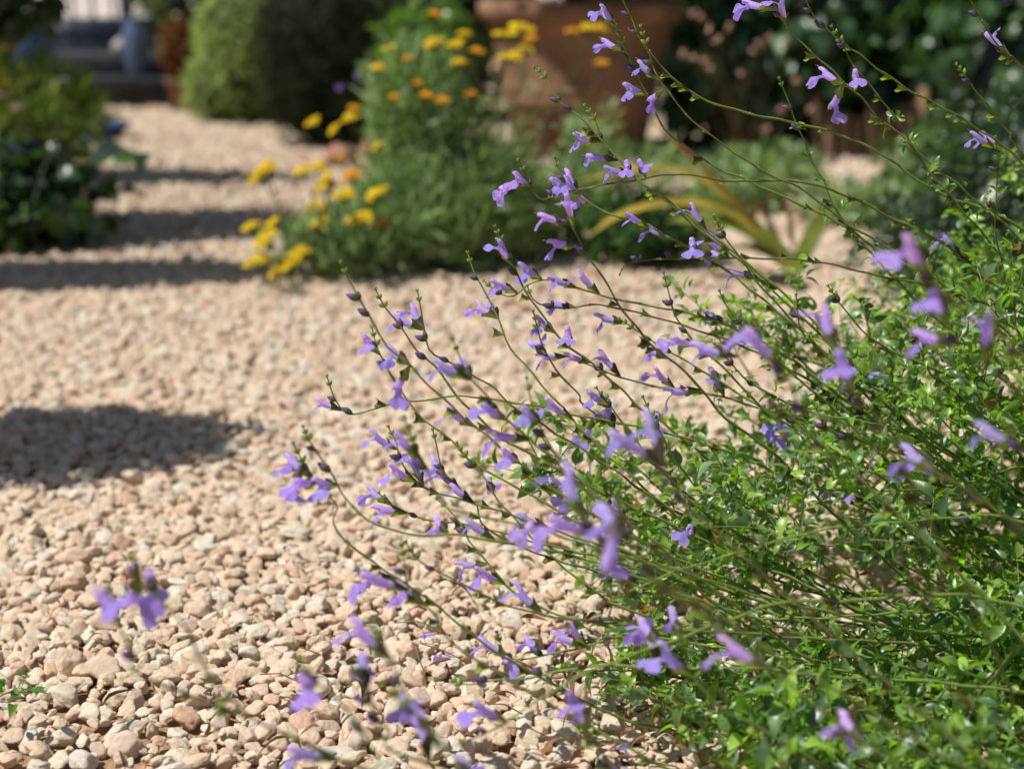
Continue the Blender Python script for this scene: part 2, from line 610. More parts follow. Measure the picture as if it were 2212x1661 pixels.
def corolla_geo(mb, r, open_=1.0, wilt=0.0):
    bend = r.uniform(-0.6, 1.2)
    # tube, swelling on its lower side
    nu, nv = 10, 14
    V, C = [], []
    L0 = r.uniform(17.0, 19.5)
    for i in range(nu):
        t = i / (nu - 1)
        x = 5 + t * (L0 - 5)
        w = 1.15 + 1.35 * t ** 1.2
        hu = 1.15 + 1.0 * t
        hd = 1.2 + 2.0 * math.sin(math.pi * min(1, t * 0.72)) ** 1.3
        zc = bend * t * t
        for j in range(nv):
            a = 2 * math.pi * j / nv
            V.append((x, w * math.cos(a), zc + (hu if math.sin(a) > 0 else hd) * math.sin(a)))
            C.append(PALE * (1 - t) * 0.75 + LAV * (0.25 + 0.75 * t) if t < 0.35 else LAV * (1.04 - 0.08 * math.sin(a)))
    mb.add(np.array(V) * 0.001, grid_faces(nu, nv, True), np.array(C))
    # upper lip: a hood open underneath that nods at its tip
    nu, nv = 9, 9
    V, C = [], []
    HL = r.uniform(7.0, 9.5) * (0.6 + 0.4 * open_)
    rise = r.uniform(0.15, 0.5) * open_
    for i in range(nu):
        t = i / (nu - 1)
        x = L0 - 0.6 + HL * t - 0.8 * t ** 4
        z0 = bend + 0.4 + HL * rise * (t - 0.9 * t ** 3)
        w = (2.3 - 1.0 * t + 0.5 * math.exp(-((t - 0.85) / 0.15) ** 2)) * (1 - 0.6 * t ** 9)
        h = (1.9 - 0.5 * t) * (1 - 0.5 * t ** 6)
        for j in range(nv):
            a = R(-38) + (math.pi + R(76)) * j / (nv - 1)
            V.append((x, w * math.cos(a), z0 + h * math.sin(a)))
            C.append(LAV * (1.05 + 0.18 * t))
    mb.add(np.array(V) * 0.001, grid_faces(nu, nv), np.array(C))
    # lower lip: a narrow throat that opens into a broad notched blade turned down
    nu, nv = 12, 11
    V, C = [], []
    LL = r.uniform(11.5, 14.5) * (0.55 + 0.45 * open_)
    a0, a1 = R(r.uniform(-30, -10)), R(r.uniform(-95, -60))
    WB = r.uniform(6.0, 8.4) * (0.6 + 0.4 * open_)
    px, pz = L0 - 1.2, bend - 2.1
    tw = r.uniform(-0.25, 0.25)
    for i in range(nu):
        t = i / (nu - 1)
        a = a0 + (a1 - a0) * min(1, t * 1.35) + (0.5 * (t - 0.75) * 4 if t > 0.75 else 0) * r.uniform(0.6, 1.0)
        if i:
            px += math.cos(a) * LL / (nu - 1)
            pz += math.sin(a) * LL / (nu - 1)
        frill = r.uniform(0, 6)
        ww = 1.5 + (WB - 1.5) / (1 + math.exp(-(t - 0.47) * 14))
        ww *= math.sqrt(max(0.0, 1 - max(0, (t - 0.7) / 0.34) ** 2)) if t > 0.7 else 1
        ww += 0.9 * math.exp(-((t - 0.12) / 0.1) ** 2)       # small side lobes at the throat
        for j in range(nv):
            u = -1 + 2 * j / (nv - 1)
            notch = -1.9 * math.exp(-(u / 0.28) ** 2) * max(0, (t - 0.7) / 0.3)
            cup = -1.6 * u * u * (0.3 + 0.7 * t) + 0.5 * math.cos(u * 6) * t + 0.7 * abs(u) ** 3 * t * math.sin(9 * t + 5 * u + WB * 9)
            nx_, nz_ = -math.sin(a), math.cos(a)
            V.append((px + math.cos(a) * notch + nx_ * cup * 0.9 + tw * u, ww * u + tw * t, pz + math.sin(a) * notch + nz_ * cup * 0.9))
            throat = math.exp(-(u / 0.35) ** 2) * math.exp(-((t - 0.35) / 0.2) ** 2)
            C.append(VIO * (1 - throat) * (0.92 + 0.3 * t) + (PALE if r.random() < 0.4 else VIO * 0.7) * throat)
    mb.add(np.array(V) * 0.001, grid_faces(nu, nv), np.array(C))
    # style poking out of the hood
    tube(mb, np.array([(L0 + HL - 1.5, 0, bend + HL * rise * .3 + 1.0), (L0 + HL + 0.3, 0.1, bend + HL * rise * .3 + 1.2), (L0 + HL + 1.2, 0.3, bend + HL * rise * .3 + 0.7)]) * 0.001, 0.00018, LAV * 0.8, sides=4)


FLOWER_VARS, CALYX_VARS = [], []
for k in range(9):
    r = random.Random(40 + k)
    m1, m2 = MB(), MB()
    corolla_geo(m1, r, 1.0 if k < 7 else 0.45)
    calyx_geo(m2, r)
    kt = np.array([r.uniform(0.9, 1.12), r.uniform(0.9, 1.1), r.uniform(0.94, 1.05)]) * r.uniform(0.88, 1.08)
    m1.c = [np.clip(q * kt, 0, 0.97) for q in m1.c]
    FLOWER_VARS.append(m1.mesh('sage_flower', [M_PETAL]))
    CALYX_VARS.append(m2.mesh('sage_calyx', [M_CALYX]))


def local_geo(fn):
    m = MB()
    fn(m)
    return np.concatenate(m.v), np.concatenate(m.q) if m.q else None, np.concatenate(m.c)


CAL_EMPTY = [local_geo(lambda m, k=k: calyx_geo(m, random.Random(70 + k), flare=1.5)) for k in range(3)]


def bud_geo(m, L=5.0, col=CAL_G, tip=None):
    nu, nv = 7, 8
    V, C = [], []
    for i in range(nu):
        t = i / (nu - 1)
        rr_ = 0.27 * L * math.sin(math.pi * min(0.97, 0.1 + 0.9 * t)) ** 0.9 + 0.05
        for j in range(nv):
            a = 2 * math.pi * j / nv
            V.append((t * L, rr_ * math.cos(a), rr_ * math.sin(a)))
            c = col * (1.1 - 0.3 * math.sin(a))
            if tip is not None and t > 0.62:
                c = tip
            C.append(c)
    m.add(np.array(V) * 0.001, grid_faces(nu, nv, True), np.array(C))


BUD_G = local_geo(lambda m: bud_geo(m, 5.6, np.array((0.24, 0.31, 0.07))))
BUD_D = local_geo(lambda m: bud_geo(m, 9.5, np.array((0.13, 0.13, 0.06)), np.array((0.16, 0.08, 0.36))))
NUB = local_geo(lambda m: bud_geo(m, 2.6, np.array((0.30, 0.34, 0.08))))


def place(mb, geo, M, p, s=1.0, mat=0, tint=1.0):
    v, q, c = geo
    mb.add((v * s) @ M.T + p, q, c * tint, mat)


STEM_G = np.array((0.16, 0.235, 0.045))
STEM_Y = np.array((0.20, 0.24, 0.045))
STEM_P = np.array((0.11, 0.08, 0.04))
STEM_B = np.array((0.12, 0.075, 0.04))


def rot_from(x, zhint=(0, 0, 1)):
    return basis(np.array([x], float), np.array([zhint], float))[0]


class Sage:
    def __init__(self, name, loc, label, cat, group=None):
        self.root = empty(name, loc, label, cat, group)
        self.loc = np.array(loc, float)
        self.paths = []
        self.nflower = 0

    def stem(self, pts, r_tip=0.00055, r_base=0.0016, buds=True, leaves_from=None, empties=0, seed=0, plain=False):
        r = random.Random(seed)
        c = catmull(pts, 0.006)
        n = len(c)
        # a slight waver from node to node
        for a, f in ((0.0007, 9.0), (0.0005, 27.0)):
            ph = [r.uniform(0, 6) for _ in range(3)]
            s = np.arange(n) * 0.006
            fade = np.clip(np.minimum(np.arange(n), n - 1 - np.arange(n)) / 6.0, 0, 1)
            c = c + (fade * a)[:, None] * np.stack([np.sin(s * f * 6 + p) for p in ph], 1)
        s = np.concatenate([[0], np.cumsum(np.linalg.norm(np.diff(c, axis=0), axis=1))])
        t = s / s[-1]
        rad = r_tip + (r_base - r_tip) * t ** 0.8
        brown = r.random() < 0.35
        w = np.clip(t * 1.2, 0, 1)[:, None]
        tipc = STEM_P * 1.3 if brown else STEM_G * 1.1
        col = tipc * (1 - w) + STEM_G * w
        wb = np.clip((t - 0.75) * 3, 0, 1)[:, None]
        col = col * (1 - wb) + STEM_B * wb
        mb = MB()
        tt, uu, ww = frame_along(c)
        # nodes
        s0 = r.uniform(0.03, 0.05)
        k = 0
        nodes = []
        while s0 < s[-1] - 0.02:
            i = int(np.searchsorted(s, s0))
            nodes.append(i)
            rad[max(0, i - 1):i + 1] *= 1.25
            col[i] = STEM_Y
            s0 += r.uniform(0.017, 0.03) + 0.012 * min(1.0, s0 * 3)
        tube(mb, c, rad, col, 0, 6)
        for k, i in enumerate(nodes):
            side = uu[i] if k % 2 else ww[i]
            if t[i] < 0.75:
                for sg in (-1, 1):
                    if r.random() < 0.75:
                        place(mb, NUB, rot_from(side * sg * 0.8 - tt[i] * 0.9), c[i], r.uniform(0.6, 1.1), 0, r.uniform(0.7, 1.2))
        if buds:
            for i in range(r.randint(2, 3)):
                j = min(n - 1, i * 1)
                for sg in (-1, 1):
                    d = uu[0] * sg * (0.5 + 0.15 * i) - tt[0] * (1.0 - 0.15 * i) + np.array([0, 0, 0.15])
                    place(mb, BUD_G, rot_from(d), c[min(n - 1, i * 1)], 0.55 + 0.25 * i, 1, r.uniform(0.8, 1.3))
            i = min(n - 1, r.randint(3, 5))
            d = np.array([-0.9, r.uniform(-.3, .3), 0.35])
            if r.random() < 0.95:
                place(mb, BUD_D, rot_from(d), c[i], r.uniform(0.8, 1.15), 1)
                if r.random() < 0.6:
                    i2 = min(n - 1, i + r.randint(2, 5))
                    place(mb, BUD_D, rot_from(np.array([-0.8, r.uniform(-.4, .4), 0.5])), c[i2], r.uniform(0.9, 1.25), 1)
                if r.random() < 0.5:
                    place(mb, BUD_D, rot_from(np.array([-0.2, r.uniform(-.5, .5), 0.8])), c[i], r.uniform(0.6, 0.9), 1)
            for e in range(empties + r.randint(2, 6)):
                i = min(n - 1, int(r.uniform(0.06, 0.5) * n))
                d = np.array([-0.85, r.uniform(-.5, .5), r.uniform(-0.1, 0.35)])
                place(mb, CAL_EMPTY[r.randrange(3)], rot_from(d), c[i], r.uniform(0.8, 1.05), 1, r.uniform(0.8, 1.5))
        if leaves_from is not None:
            self._leaves(mb, c, tt, uu, ww, t, nodes, leaves_from, r)
        o = link('stem', mb.mesh('sage_stem', [M_STEM, M_CALYX, M_LEAF], offset=self.loc), self.root)
        self.paths.append(c[: int(n * 0.8)])
        return o

    def _leaves(self, mb, c, tt, uu, ww, t, nodes, t0, r, dens=1.0, lmin=0.007, lmax=0.016):
        pos, X, Z, S = [], [], [], []
        for k, i in enumerate(nodes):
            if t[i] < t0:
                continue
            side = uu[i] if k % 2 else ww[i]
            for sg in (-1, 1):
                if r.random() < 0.85 * dens:
                    pos.append(c[i]); X.append(side * sg * 1.0 - tt[i] * 0.5 + np.array([0, 0, 0.15])); S.append(r.uniform(lmin, lmax))
                # axillary tuft
                if r.random() < 0.8 * dens:
                    for q in range(r.randint(1, 3)):
                        d = np.array([r.gauss(0, 1), r.gauss(0, 1), r.gauss(0.4, 0.8)]) + side * sg * 0.8
                        pos.append(c[i] + side * sg * r.uniform(0.001, 0.008)); X.append(d); S.append(r.uniform(lmin * 0.6, lmax * 0.75))
        if not pos:
            return
        pos, X, S = np.array(pos), np.array(X), np.array(S)
        leaf_set(mb, pos, X, S, r, 2)

    def shoot(self, pts, seed, dens=1.0, lmin=0.007, lmax=0.017, t0=0.0, r_base=0.0013, side_shoots=4):
        """a leafy twig with side twigs, one mesh"""
        r = random.Random(seed)
        mb = MB()

        def one(p, rb, dn):
            c = catmull(p, 0.006)
            n = len(c)
            if n < 4: return c
            t, u, w = frame_along(c)
            s = np.linspace(0, 1, n)
            col = (STEM_Y * 0.8)[None] * (1 - s[:, None]) + (STEM_B if r.random() < 0.4 else STEM_G)[None] * s[:, None]
            tube(mb, c, 0.0004 + (rb - 0.0004) * s, col, 0, 5)
            st = max(2, int(r.uniform(0.012, 0.02) / 0.006))
            nodes = list(range(0, n - 1, st))
            self._leaves(mb, c, t, u, w, s, nodes, t0, r, dn, lmin, lmax)
            return c
        c = one(pts, r_base, dens * 0.8)
        for k in range(side_shoots):
            i = int(r.uniform(0.15, 0.8) * len(c))
            L = r.uniform(0.03, 0.09)
            d = np.array([r.gauss(-0.25, 0.7), r.gauss(0, 0.7), abs(r.gauss(0.5, 0.5))])
            d /= np.linalg.norm(d)
            e = c[i] + d * L
            one(np.array([e, c[i] + d * L * 0.5 + np.array([0, 0, 0.006]), c[i]]), 0.0007, dens)
        return link('leafy_shoot', mb.mesh('sage_shoot', [M_STEM, M_CALYX, M_LEAF], offset=self.loc), self.root)

    def flower(self, p, xdir, roll=0.0, s=1.0, var=None):
        k = random.randrange(9) if var is None else var
        o = link('flower', FLOWER_VARS[k], self.root)
        M = rot_from(xdir)
        Mr = Matrix(M.tolist()) @ Matrix.Rotation(roll, 3, 'X')
        o.matrix_local = Matrix.Translation(Vector((p - self.loc).tolist())) @ (Mr.to_4x4()) @ Matrix.Scale(s, 4)
        link('calyx', CALYX_VARS[k], o)
        self.nflower += 1
        return o


def leaf_set(mb, pos, X, S, r, mat):
    n = len(pos)
    Z = np.array([0, 0, 1.0])[None, :] + rng.normal(0, 0.55, (n, 3))
    B = basis(X, Z)
    tones = np.array([(0.25, 0.40, 0.06), (0.15, 0.26, 0.07), (0.085, 0.165, 0.06), (0.17, 0.26, 0.13)])
    col = tones[rng.choice(4, n, p=[0.36, 0.32, 0.2, 0.12])] * rng.normal(1.0, 0.2, (n, 1)).clip(0.5, 1.6)
    yl = rng.random(n) < 0.015
    col[yl] = np.array([0.35, 0.17, 0.03])
    kk = rng.integers(0, 4, n)
    for k in range(4):
        m = kk == k
        if m.any():
            scatter(mb, L_SAGE[k], B[m], pos[m], S[m], col[m], mat)



# ------------------------------------------------------------------ the three sage plants
main = Sage('sage_plant', (0.56, 1.50, 0), 'lavender flowered sage with thin arching stems, in sharp focus, leaning left over the gravel', 'sage plant', 'sage plants along the path')
tall = Sage('sage_plant', (0.70, 1.72, 0), 'tallest lavender flowered sage, its long bare stems crossing the top right of the view', 'sage plant', 'sage plants along the path')
near = Sage('sage_plant', (0.46, 1.12, 0), 'nearest sage plant with blurred purple flowers, sprawling low at the bottom right', 'sage plant', 'sage plants along the path')


def trace(plant, px, d0, d1, seed, root=None, leaves=None, rt=0.00055, rb=0.0016, empties=2, buds=True):
    px = np.array(px, float)
    L = np.concatenate([[0], np.cumsum(np.hypot(*np.diff(px, axis=0).T))])
    d = d0 + (d1 - d0) * L / L[-1]
    pts = [P(x, y, dd) for (x, y), dd in zip(px, d)]
    r = random.Random(seed * 7 + 1)
    if root is None:
        root = plant.loc + np.array([r.uniform(-.14, .20), r.uniform(-.20, .20), 0.0])
    e = pts[-1]
    if e[2] > 0.05:
        v = pts[-1] - pts[-2]
        v = v / np.linalg.norm(v)
        gap = np.linalg.norm(root - e)
        pts.append(e + v * gap * 0.35 + (root - e) * 0.18)
    pts.append(np.array(root))
    for q in pts:
        q[2] = max(q[2], 0.004)
    return plant.stem(np.array(pts), rt, rb, buds, leaves, empties, seed)


T = [  # (plant, picture trace from the tip down, distance of tip and end, first leafy fraction)
    (tall, [(1334, -25), (1371, 59), (1394, 102), (1441, 156), (1500, 203), (1555, 227), (1641, 252), (1770, 277), (1844, 303), (1926, 348), (1973, 383), (2051, 426), (2212, 496)], 1.46, 1.60, 0.72),
    (tall, [(1385, 60), (1417, 156), (1445, 203), (1472, 238), (1520, 281), (1575, 320), (1629, 359), (1672, 383), (1739, 414), (1836, 487), (1934, 545), (2030, 610), (2130, 680)], 1.47, 1.56, 0.62),
    (tall, [(1331, 59), (1351, 113), (1390, 187), (1421, 250), (1445, 289), (1477, 316), (1532, 355), (1567, 375), (1602, 385), (1715, 434), (1817, 487), (1900, 540), (2010, 600), (2130, 690)], 1.50, 1.57, 0.6),
    (main, [(1156, 148), (1179, 168), (1207, 219), (1246, 250), (1277, 281), (1304, 309), (1328, 336), (1378, 387), (1433, 426), (1484, 465), (1511, 492), (1555, 523), (1610, 565), (1680, 622), (1750, 690), (1850, 790), (1960, 910)], 1.46, 1.50, 0.66),
    (main, [(1265, 230), (1285, 258), (1300, 300), (1328, 336), (1372, 385), (1440, 434), (1530, 512), (1640, 600), (1760, 712), (1900, 860)], 1.47, 1.52, 0.7),
    (tall, [(1121, 348), (1140, 387), (1152, 414), (1171, 432), (1195, 424), (1293, 402), (1394, 385), (1457, 377), (1575, 391), (1660, 389), (1739, 395), (1797, 414), (1864, 437), (1934, 473), (2012, 512), (2071, 555), (2110, 590), (2212, 660)], 1.45, 1.58, 0.72),
    (main, [(1199, 344), (1211, 375), (1230, 402), (1253, 426), (1300, 457), (1355, 473), (1390, 486), (1433, 504), (1555, 577), (1640, 640), (1720, 706), (1800, 780), (1900, 880)], 1.48, 1.52, 0.66),
    (main, [(1205, 430), (1246, 512), (1269, 549), (1304, 600), (1339, 659), (1371, 702), (1406, 745), (1496, 819), (1567, 901), (1660, 971), (1719, 1026), (1797, 1104), (1900, 1200)], 1.30, 1.45, 0.75),
    (main, [(1070, 492), (1082, 520), (1101, 562), (1128, 616), (1167, 674), (1191, 705), (1230, 748), (1277, 784), (1328, 830), (1382, 881), (1433, 912), (1520, 985), (1640, 1100), (1760, 1190)], 1.46, 1.50, 0.62),
    (main, [(1011, 548), (1023, 587), (1054, 639), (1078, 690), (1097, 737), (1113, 768), (1152, 811), (1191, 858), (1230, 893), (1261, 932), (1308, 979), (1420, 1080), (1560, 1190), (1700, 1260)], 1.45, 1.46, 0.62),
    (main, [(738, 569), (757, 608), (777, 647), (804, 702), (828, 737), (847, 760), (886, 791), (925, 827), (980, 880), (1100, 985), (1250, 1090), (1450, 1200)], 1.26, 1.36, 0.7),
    (main, [(812, 627), (832, 663), (855, 694), (878, 729), (902, 760), (937, 791), (964, 827), (992, 858), (1027, 893), (1058, 924), (1105, 959), (1152, 987), (1191, 1006), (1300, 1060), (1480, 1150), (1640, 1220)], 1.38, 1.42, 0.66),
    (main, [(902, 631), (910, 670), (917, 713), (929, 752), (957, 776), (1011, 807), (1058, 834), (1093, 866), (1180, 920), (1300, 1000), (1440, 1090), (1600, 1180)], 1.43, 1.46, 0.62),
    (main, [(804, 709), (812, 745), (832, 788), (855, 830), (878, 866), (910, 901), (937, 924), (976, 952), (1015, 991), (1054, 1018), (1105, 1045), (1152, 1073), (1203, 1104), (1320, 1170), (1450, 1240), (1600, 1300)], 1.36, 1.38, 0.66),
    (main, [(707, 815), (718, 850), (734, 877), (750, 893), (773, 895), (800, 887), (855, 872), (917, 864), (988, 854), (1035, 858), (1105, 870), (1167, 879), (1246, 897), (1320, 909), (1386, 924), (1469, 944), (1600, 985), (1750, 1050)], 1.42, 1.50, 0.7),
    (main, [(656, 924), (667, 952), (683, 975), (703, 1006), (718, 1030), (738, 1065), (761, 1088), (792, 1120), (832, 1139), (894, 1155), (945, 1159), (996, 1158), (1054, 1166), (1180, 1185), (1330, 1230), (1500, 1290), (1640, 1340)], 1.22, 1.33, 0.75),
    (main, [(820, 1066), (847, 1090), (902, 1116), (960, 1128), (1080, 1150), (1240, 1190), (1420, 1240)], 1.40, 1.44, 0.6),
    (main, [(840, 924), (855, 955), (865, 990), (890, 1030), (940, 1060), (1060, 1100), (1220, 1150), (1400, 1210)], 1.40, 1.44, 0.6),
    (main, [(988, 959), (1007, 987), (1027, 1010), (1046, 1034), (1074, 1077), (1093, 1100), (1140, 1150), (1200, 1210), (1290, 1280), (1400, 1330)], 1.36, 1.38, 0.6),
    (main, [(945, 1079), (976, 1107), (996, 1134), (1011, 1169), (1031, 1189), (1054, 1220), (1078, 1247), (1113, 1279), (1190, 1320), (1300, 1350), (1450, 1380)], 1.36, 1.36, 0.6),
    (main, [(878, 1173), (902, 1208), (925, 1224), (972, 1247), (1015, 1271), (1074, 1298), (1152, 1322), (1230, 1337), (1347, 1349), (1500, 1362)], 1.24, 1.30, 0.6),
    (near, [(976, 1466), (996, 1476), (1027, 1476), (1074, 1466), (1124, 1462), (1171, 1458), (1230, 1447), (1289, 1439), (1347, 1439), (1500, 1440), (1680, 1450)], 1.29, 1.26, 0.55),
    (main, [(1074, 1368), (1085, 1400), (1097, 1419), (1121, 1421), (1171, 1415), (1246, 1400), (1308, 1384), (1386, 1365), (1500, 1345), (1640, 1340)], 1.33, 1.34, 0.55),
    (near, [(1000, 1605), (1015, 1599), (1074, 1568), (1152, 1517), (1214, 1482), (1269, 1454), (1386, 1408), (1469, 1376), (1600, 1330), (1760, 1300)], 1.15, 1.22, 0.8),
    (near, [(283, 1205), (292, 1222), (312, 1263), (375, 1325), (406, 1365), (440, 1430), (520, 1530), (585, 1572), (700, 1620), (860, 1680)], 0.98, 1.02, 1.1),
    (near, [(640, 1400), (660, 1454), (711, 1493), (742, 1532), (781, 1579), (820, 1640), (880, 1720)], 1.0, 1.02, 1.1),
    (near, [(795, 1340), (835, 1400), (862, 1460), (910, 1560), (960, 1640), (1040, 1740)], 0.99, 1.0, 1.1),
    (near, [(830, 1480), (880, 1520), (940, 1590), (985, 1640), (1060, 1740)], 0.96, 0.98, 1.1),
    (tall, [(1730, -20), (1762, 39), (1809, 86), (1864, 125), (1918, 164), (1973, 199), (2051, 242), (2121, 285), (2212, 363)], 1.47, 1.60, 0.8),
    (tall, [(1655, -15), (1711, 70), (1762, 121), (1832, 188), (1860, 211), (1895, 250), (1957, 301), (2004, 352), (2067, 398), (2130, 450), (2212, 530)], 1.46, 1.58, 0.45),
    (tall, [(1798, 60), (1817, 90), (1848, 145), (1895, 207), (1957, 289), (1989, 344), (2032, 398), (2078, 457), (2121, 504), (2170, 560), (2230, 640)], 1.48, 1.56, 0.4),
    (tall, [(2085, -20), (2114, 35), (2149, 86), (2180, 121), (2230, 180)], 1.40, 1.50, 0.9),
    (tall, [(2067, 141), (2090, 172), (2114, 203), (2160, 262), (2180, 289), (2230, 360)], 1.52, 1.6, 0.7),
    (tall, [(1684, 172), (1711, 238), (1731, 293), (1750, 344), (1774, 383), (1797, 434), (1840, 500), (1930, 600), (2060, 720)], 1.53, 1.62, 0.35),
    (tall, [(2150, 300), (2155, 344), (2156, 391), (2149, 500), (2168, 586), (2184, 648), (2210, 740)], 1.44, 1.5, 0.0),
    (tall, [(1543, 469), (1567, 512), (1602, 559), (1629, 602), (1653, 633), (1700, 682), (1760, 740), (1880, 850), (2030, 960)], 1.45, 1.52, 0.5),
    (main, [(1434, 592), (1442, 620), (1457, 674), (1477, 705), (1504, 745), (1560, 795), (1660, 890), (1800, 1000)], 1.45, 1.50, 0.5),
    (main, [(1555, 631), (1567, 659), (1590, 690), (1618, 725), (1660, 760), (1740, 830), (1860, 940)], 1.44, 1.50, 0.5),
    (tall, [(1340, 590), (1364, 565), (1504, 559), (1618, 557), (1719, 561), (1817, 577), (1883, 592), (1981, 612), (2100, 645), (2220, 700)], 1.50, 1.60, 0.6),
    (main, [(1046, 608), (1081, 635), (1109, 639), (1144, 612), (1203, 608), (1269, 631), (1378, 655), (1437, 666), (1560, 700), (1700, 770), (1850, 880)], 1.50, 1.54, 0.7),
    (main, [(1140, 620), (1152, 647), (1179, 663), (1230, 664), (1292, 657), (1367, 674), (1469, 702), (1600, 745), (1760, 830), (1900, 930)], 1.50, 1.54, 0.7),
    (main, [(1720, 640), (1739, 725), (1817, 795), (1914, 850), (1973, 893), (2060, 960)], 1.46, 1.52, 0.35),
    (main, [(1960, 700), (1990, 756), (2012, 807), (2043, 830), (2120, 900), (2220, 1000)], 1.40, 1.46, 0.3),
    (main, [(1790, 620), (1821, 666), (1868, 721), (1934, 760), (1981, 780), (2090, 830), (2220, 880)], 1.46, 1.54, 0.4),
    (main, [(1545, 745), (1582, 788), (1621, 827), (1684, 862), (1762, 893), (1856, 909), (1950, 935), (2080, 1000)], 1.44, 1.5, 0.35),
    (main, [(1680, 865), (1696, 889), (1719, 912), (1758, 955), (1797, 1010), (1856, 1065), (1950, 1150)], 1.42, 1.46, 0.5),
    (main, [(1755, 870), (1770, 897), (1782, 924), (1817, 940), (1875, 1002), (1914, 1038), (2020, 1130)], 1.44, 1.48, 0.5),
    (main, [(1390, 860), (1410, 900), (1440, 960), (1490, 1040), (1560, 1110), (1660, 1190)], 1.40, 1.44, 0.4),
    (main, [(1290, 840), (1340, 905), (1400, 985), (1470, 1060), (1560, 1140), (1680, 1220)], 1.43, 1.46, 0.4),
    (main, [(1160, 930), (1200, 985), (1280, 1060), (1370, 1140), (1480, 1210), (1620, 1290)], 1.38, 1.4, 0.45),
    (main, [(1640, 1030), (1720, 1040), (1830, 1060), (1960, 1060), (2100, 1040), (2220, 1010)], 1.40, 1.48, 0.3),
    (near, [(1330, 1290), (1450, 1240), (1600, 1190), (1760, 1150), (1900, 1130), (2050, 1120), (2220, 1130)], 1.24, 1.3, 0.4),
    (main, [(1340, 690), (1420, 745), (1520, 800), (1640, 880), (1780, 960), (1920, 1040)], 1.5, 1.54, 0.5),
    (main, [(1225, 770), (1300, 800), (1400, 830), (1520, 850), (1640, 880), (1800, 930)], 1.52, 1.56, 0.5),
]
for i, (pl, px, d0, d1, lf) in enumerate(T):
    trace(pl, px, d0, d1, 100 + i, leaves=max(0.0, lf - 0.30) if lf < 1 else None, rb=0.0017 if pl is not near else 0.0015)

SCR = np.stack([RGT, FWD, UPV], 0)


def flower_at(plant, x, y, ang=None, d=None, s=1.0, seed=0):
    r = random.Random(seed * 13 + 5)
    a = R(ang if ang is not None else r.gauss(30, 14))
    yaw = R(r.gauss(0, 40))
    dirc = -RGT * math.cos(a) * math.cos(yaw) + UPV * math.sin(a) * math.cos(yaw) + FWD * math.sin(yaw)
    dd = d or 1.45
    k = 0.014 * FPX / dd * s
    bx, by = x + k * math.cos(a), y + k * math.sin(a)
    best = None
    for p in plant.paths:
        q = proj(p)
        e = np.hypot(q[:, 0] - bx, q[:, 1] - by)
        if d is not None:
            e = e + np.where(np.abs(q[:, 2] - d) > 0.13, 1e4, 0)
        i = int(np.argmin(e))
        if best is None or e[i] < best[0]:
            best = (e[i], p[i], i)
    if best[0] > 36:
        # a stem of its own
        d_ = dd
        tx, ty = bx - r.uniform(20, 45), by - r.uniform(55, 110)
        px = [(tx, ty), ((tx + bx) / 2 - 2, (ty + by) / 2), (bx, by), (bx + r.uniform(40, 70), by + r.uniform(50, 90)), (bx + r.uniform(120, 190), by + r.uniform(120, 200))]
        trace(plant, px, d_ - 0.005, d_ + 0.03, 500 + seed, leaves=0.6 if plant is not near else None, empties=1)
        p = plant.paths[-1]
        q = proj(p)
        i = int(np.argmin(np.hypot(q[:, 0] - bx, q[:, 1] - by)))
        base = p[i]
    else:
        base = best[1]
    plant.flower(base + dirc * 0.0012, dirc, roll=R(r.gauss(0, 34)), s=s * r.uniform(0.92, 1.12) * (1.18 if plant is near else 1.03))


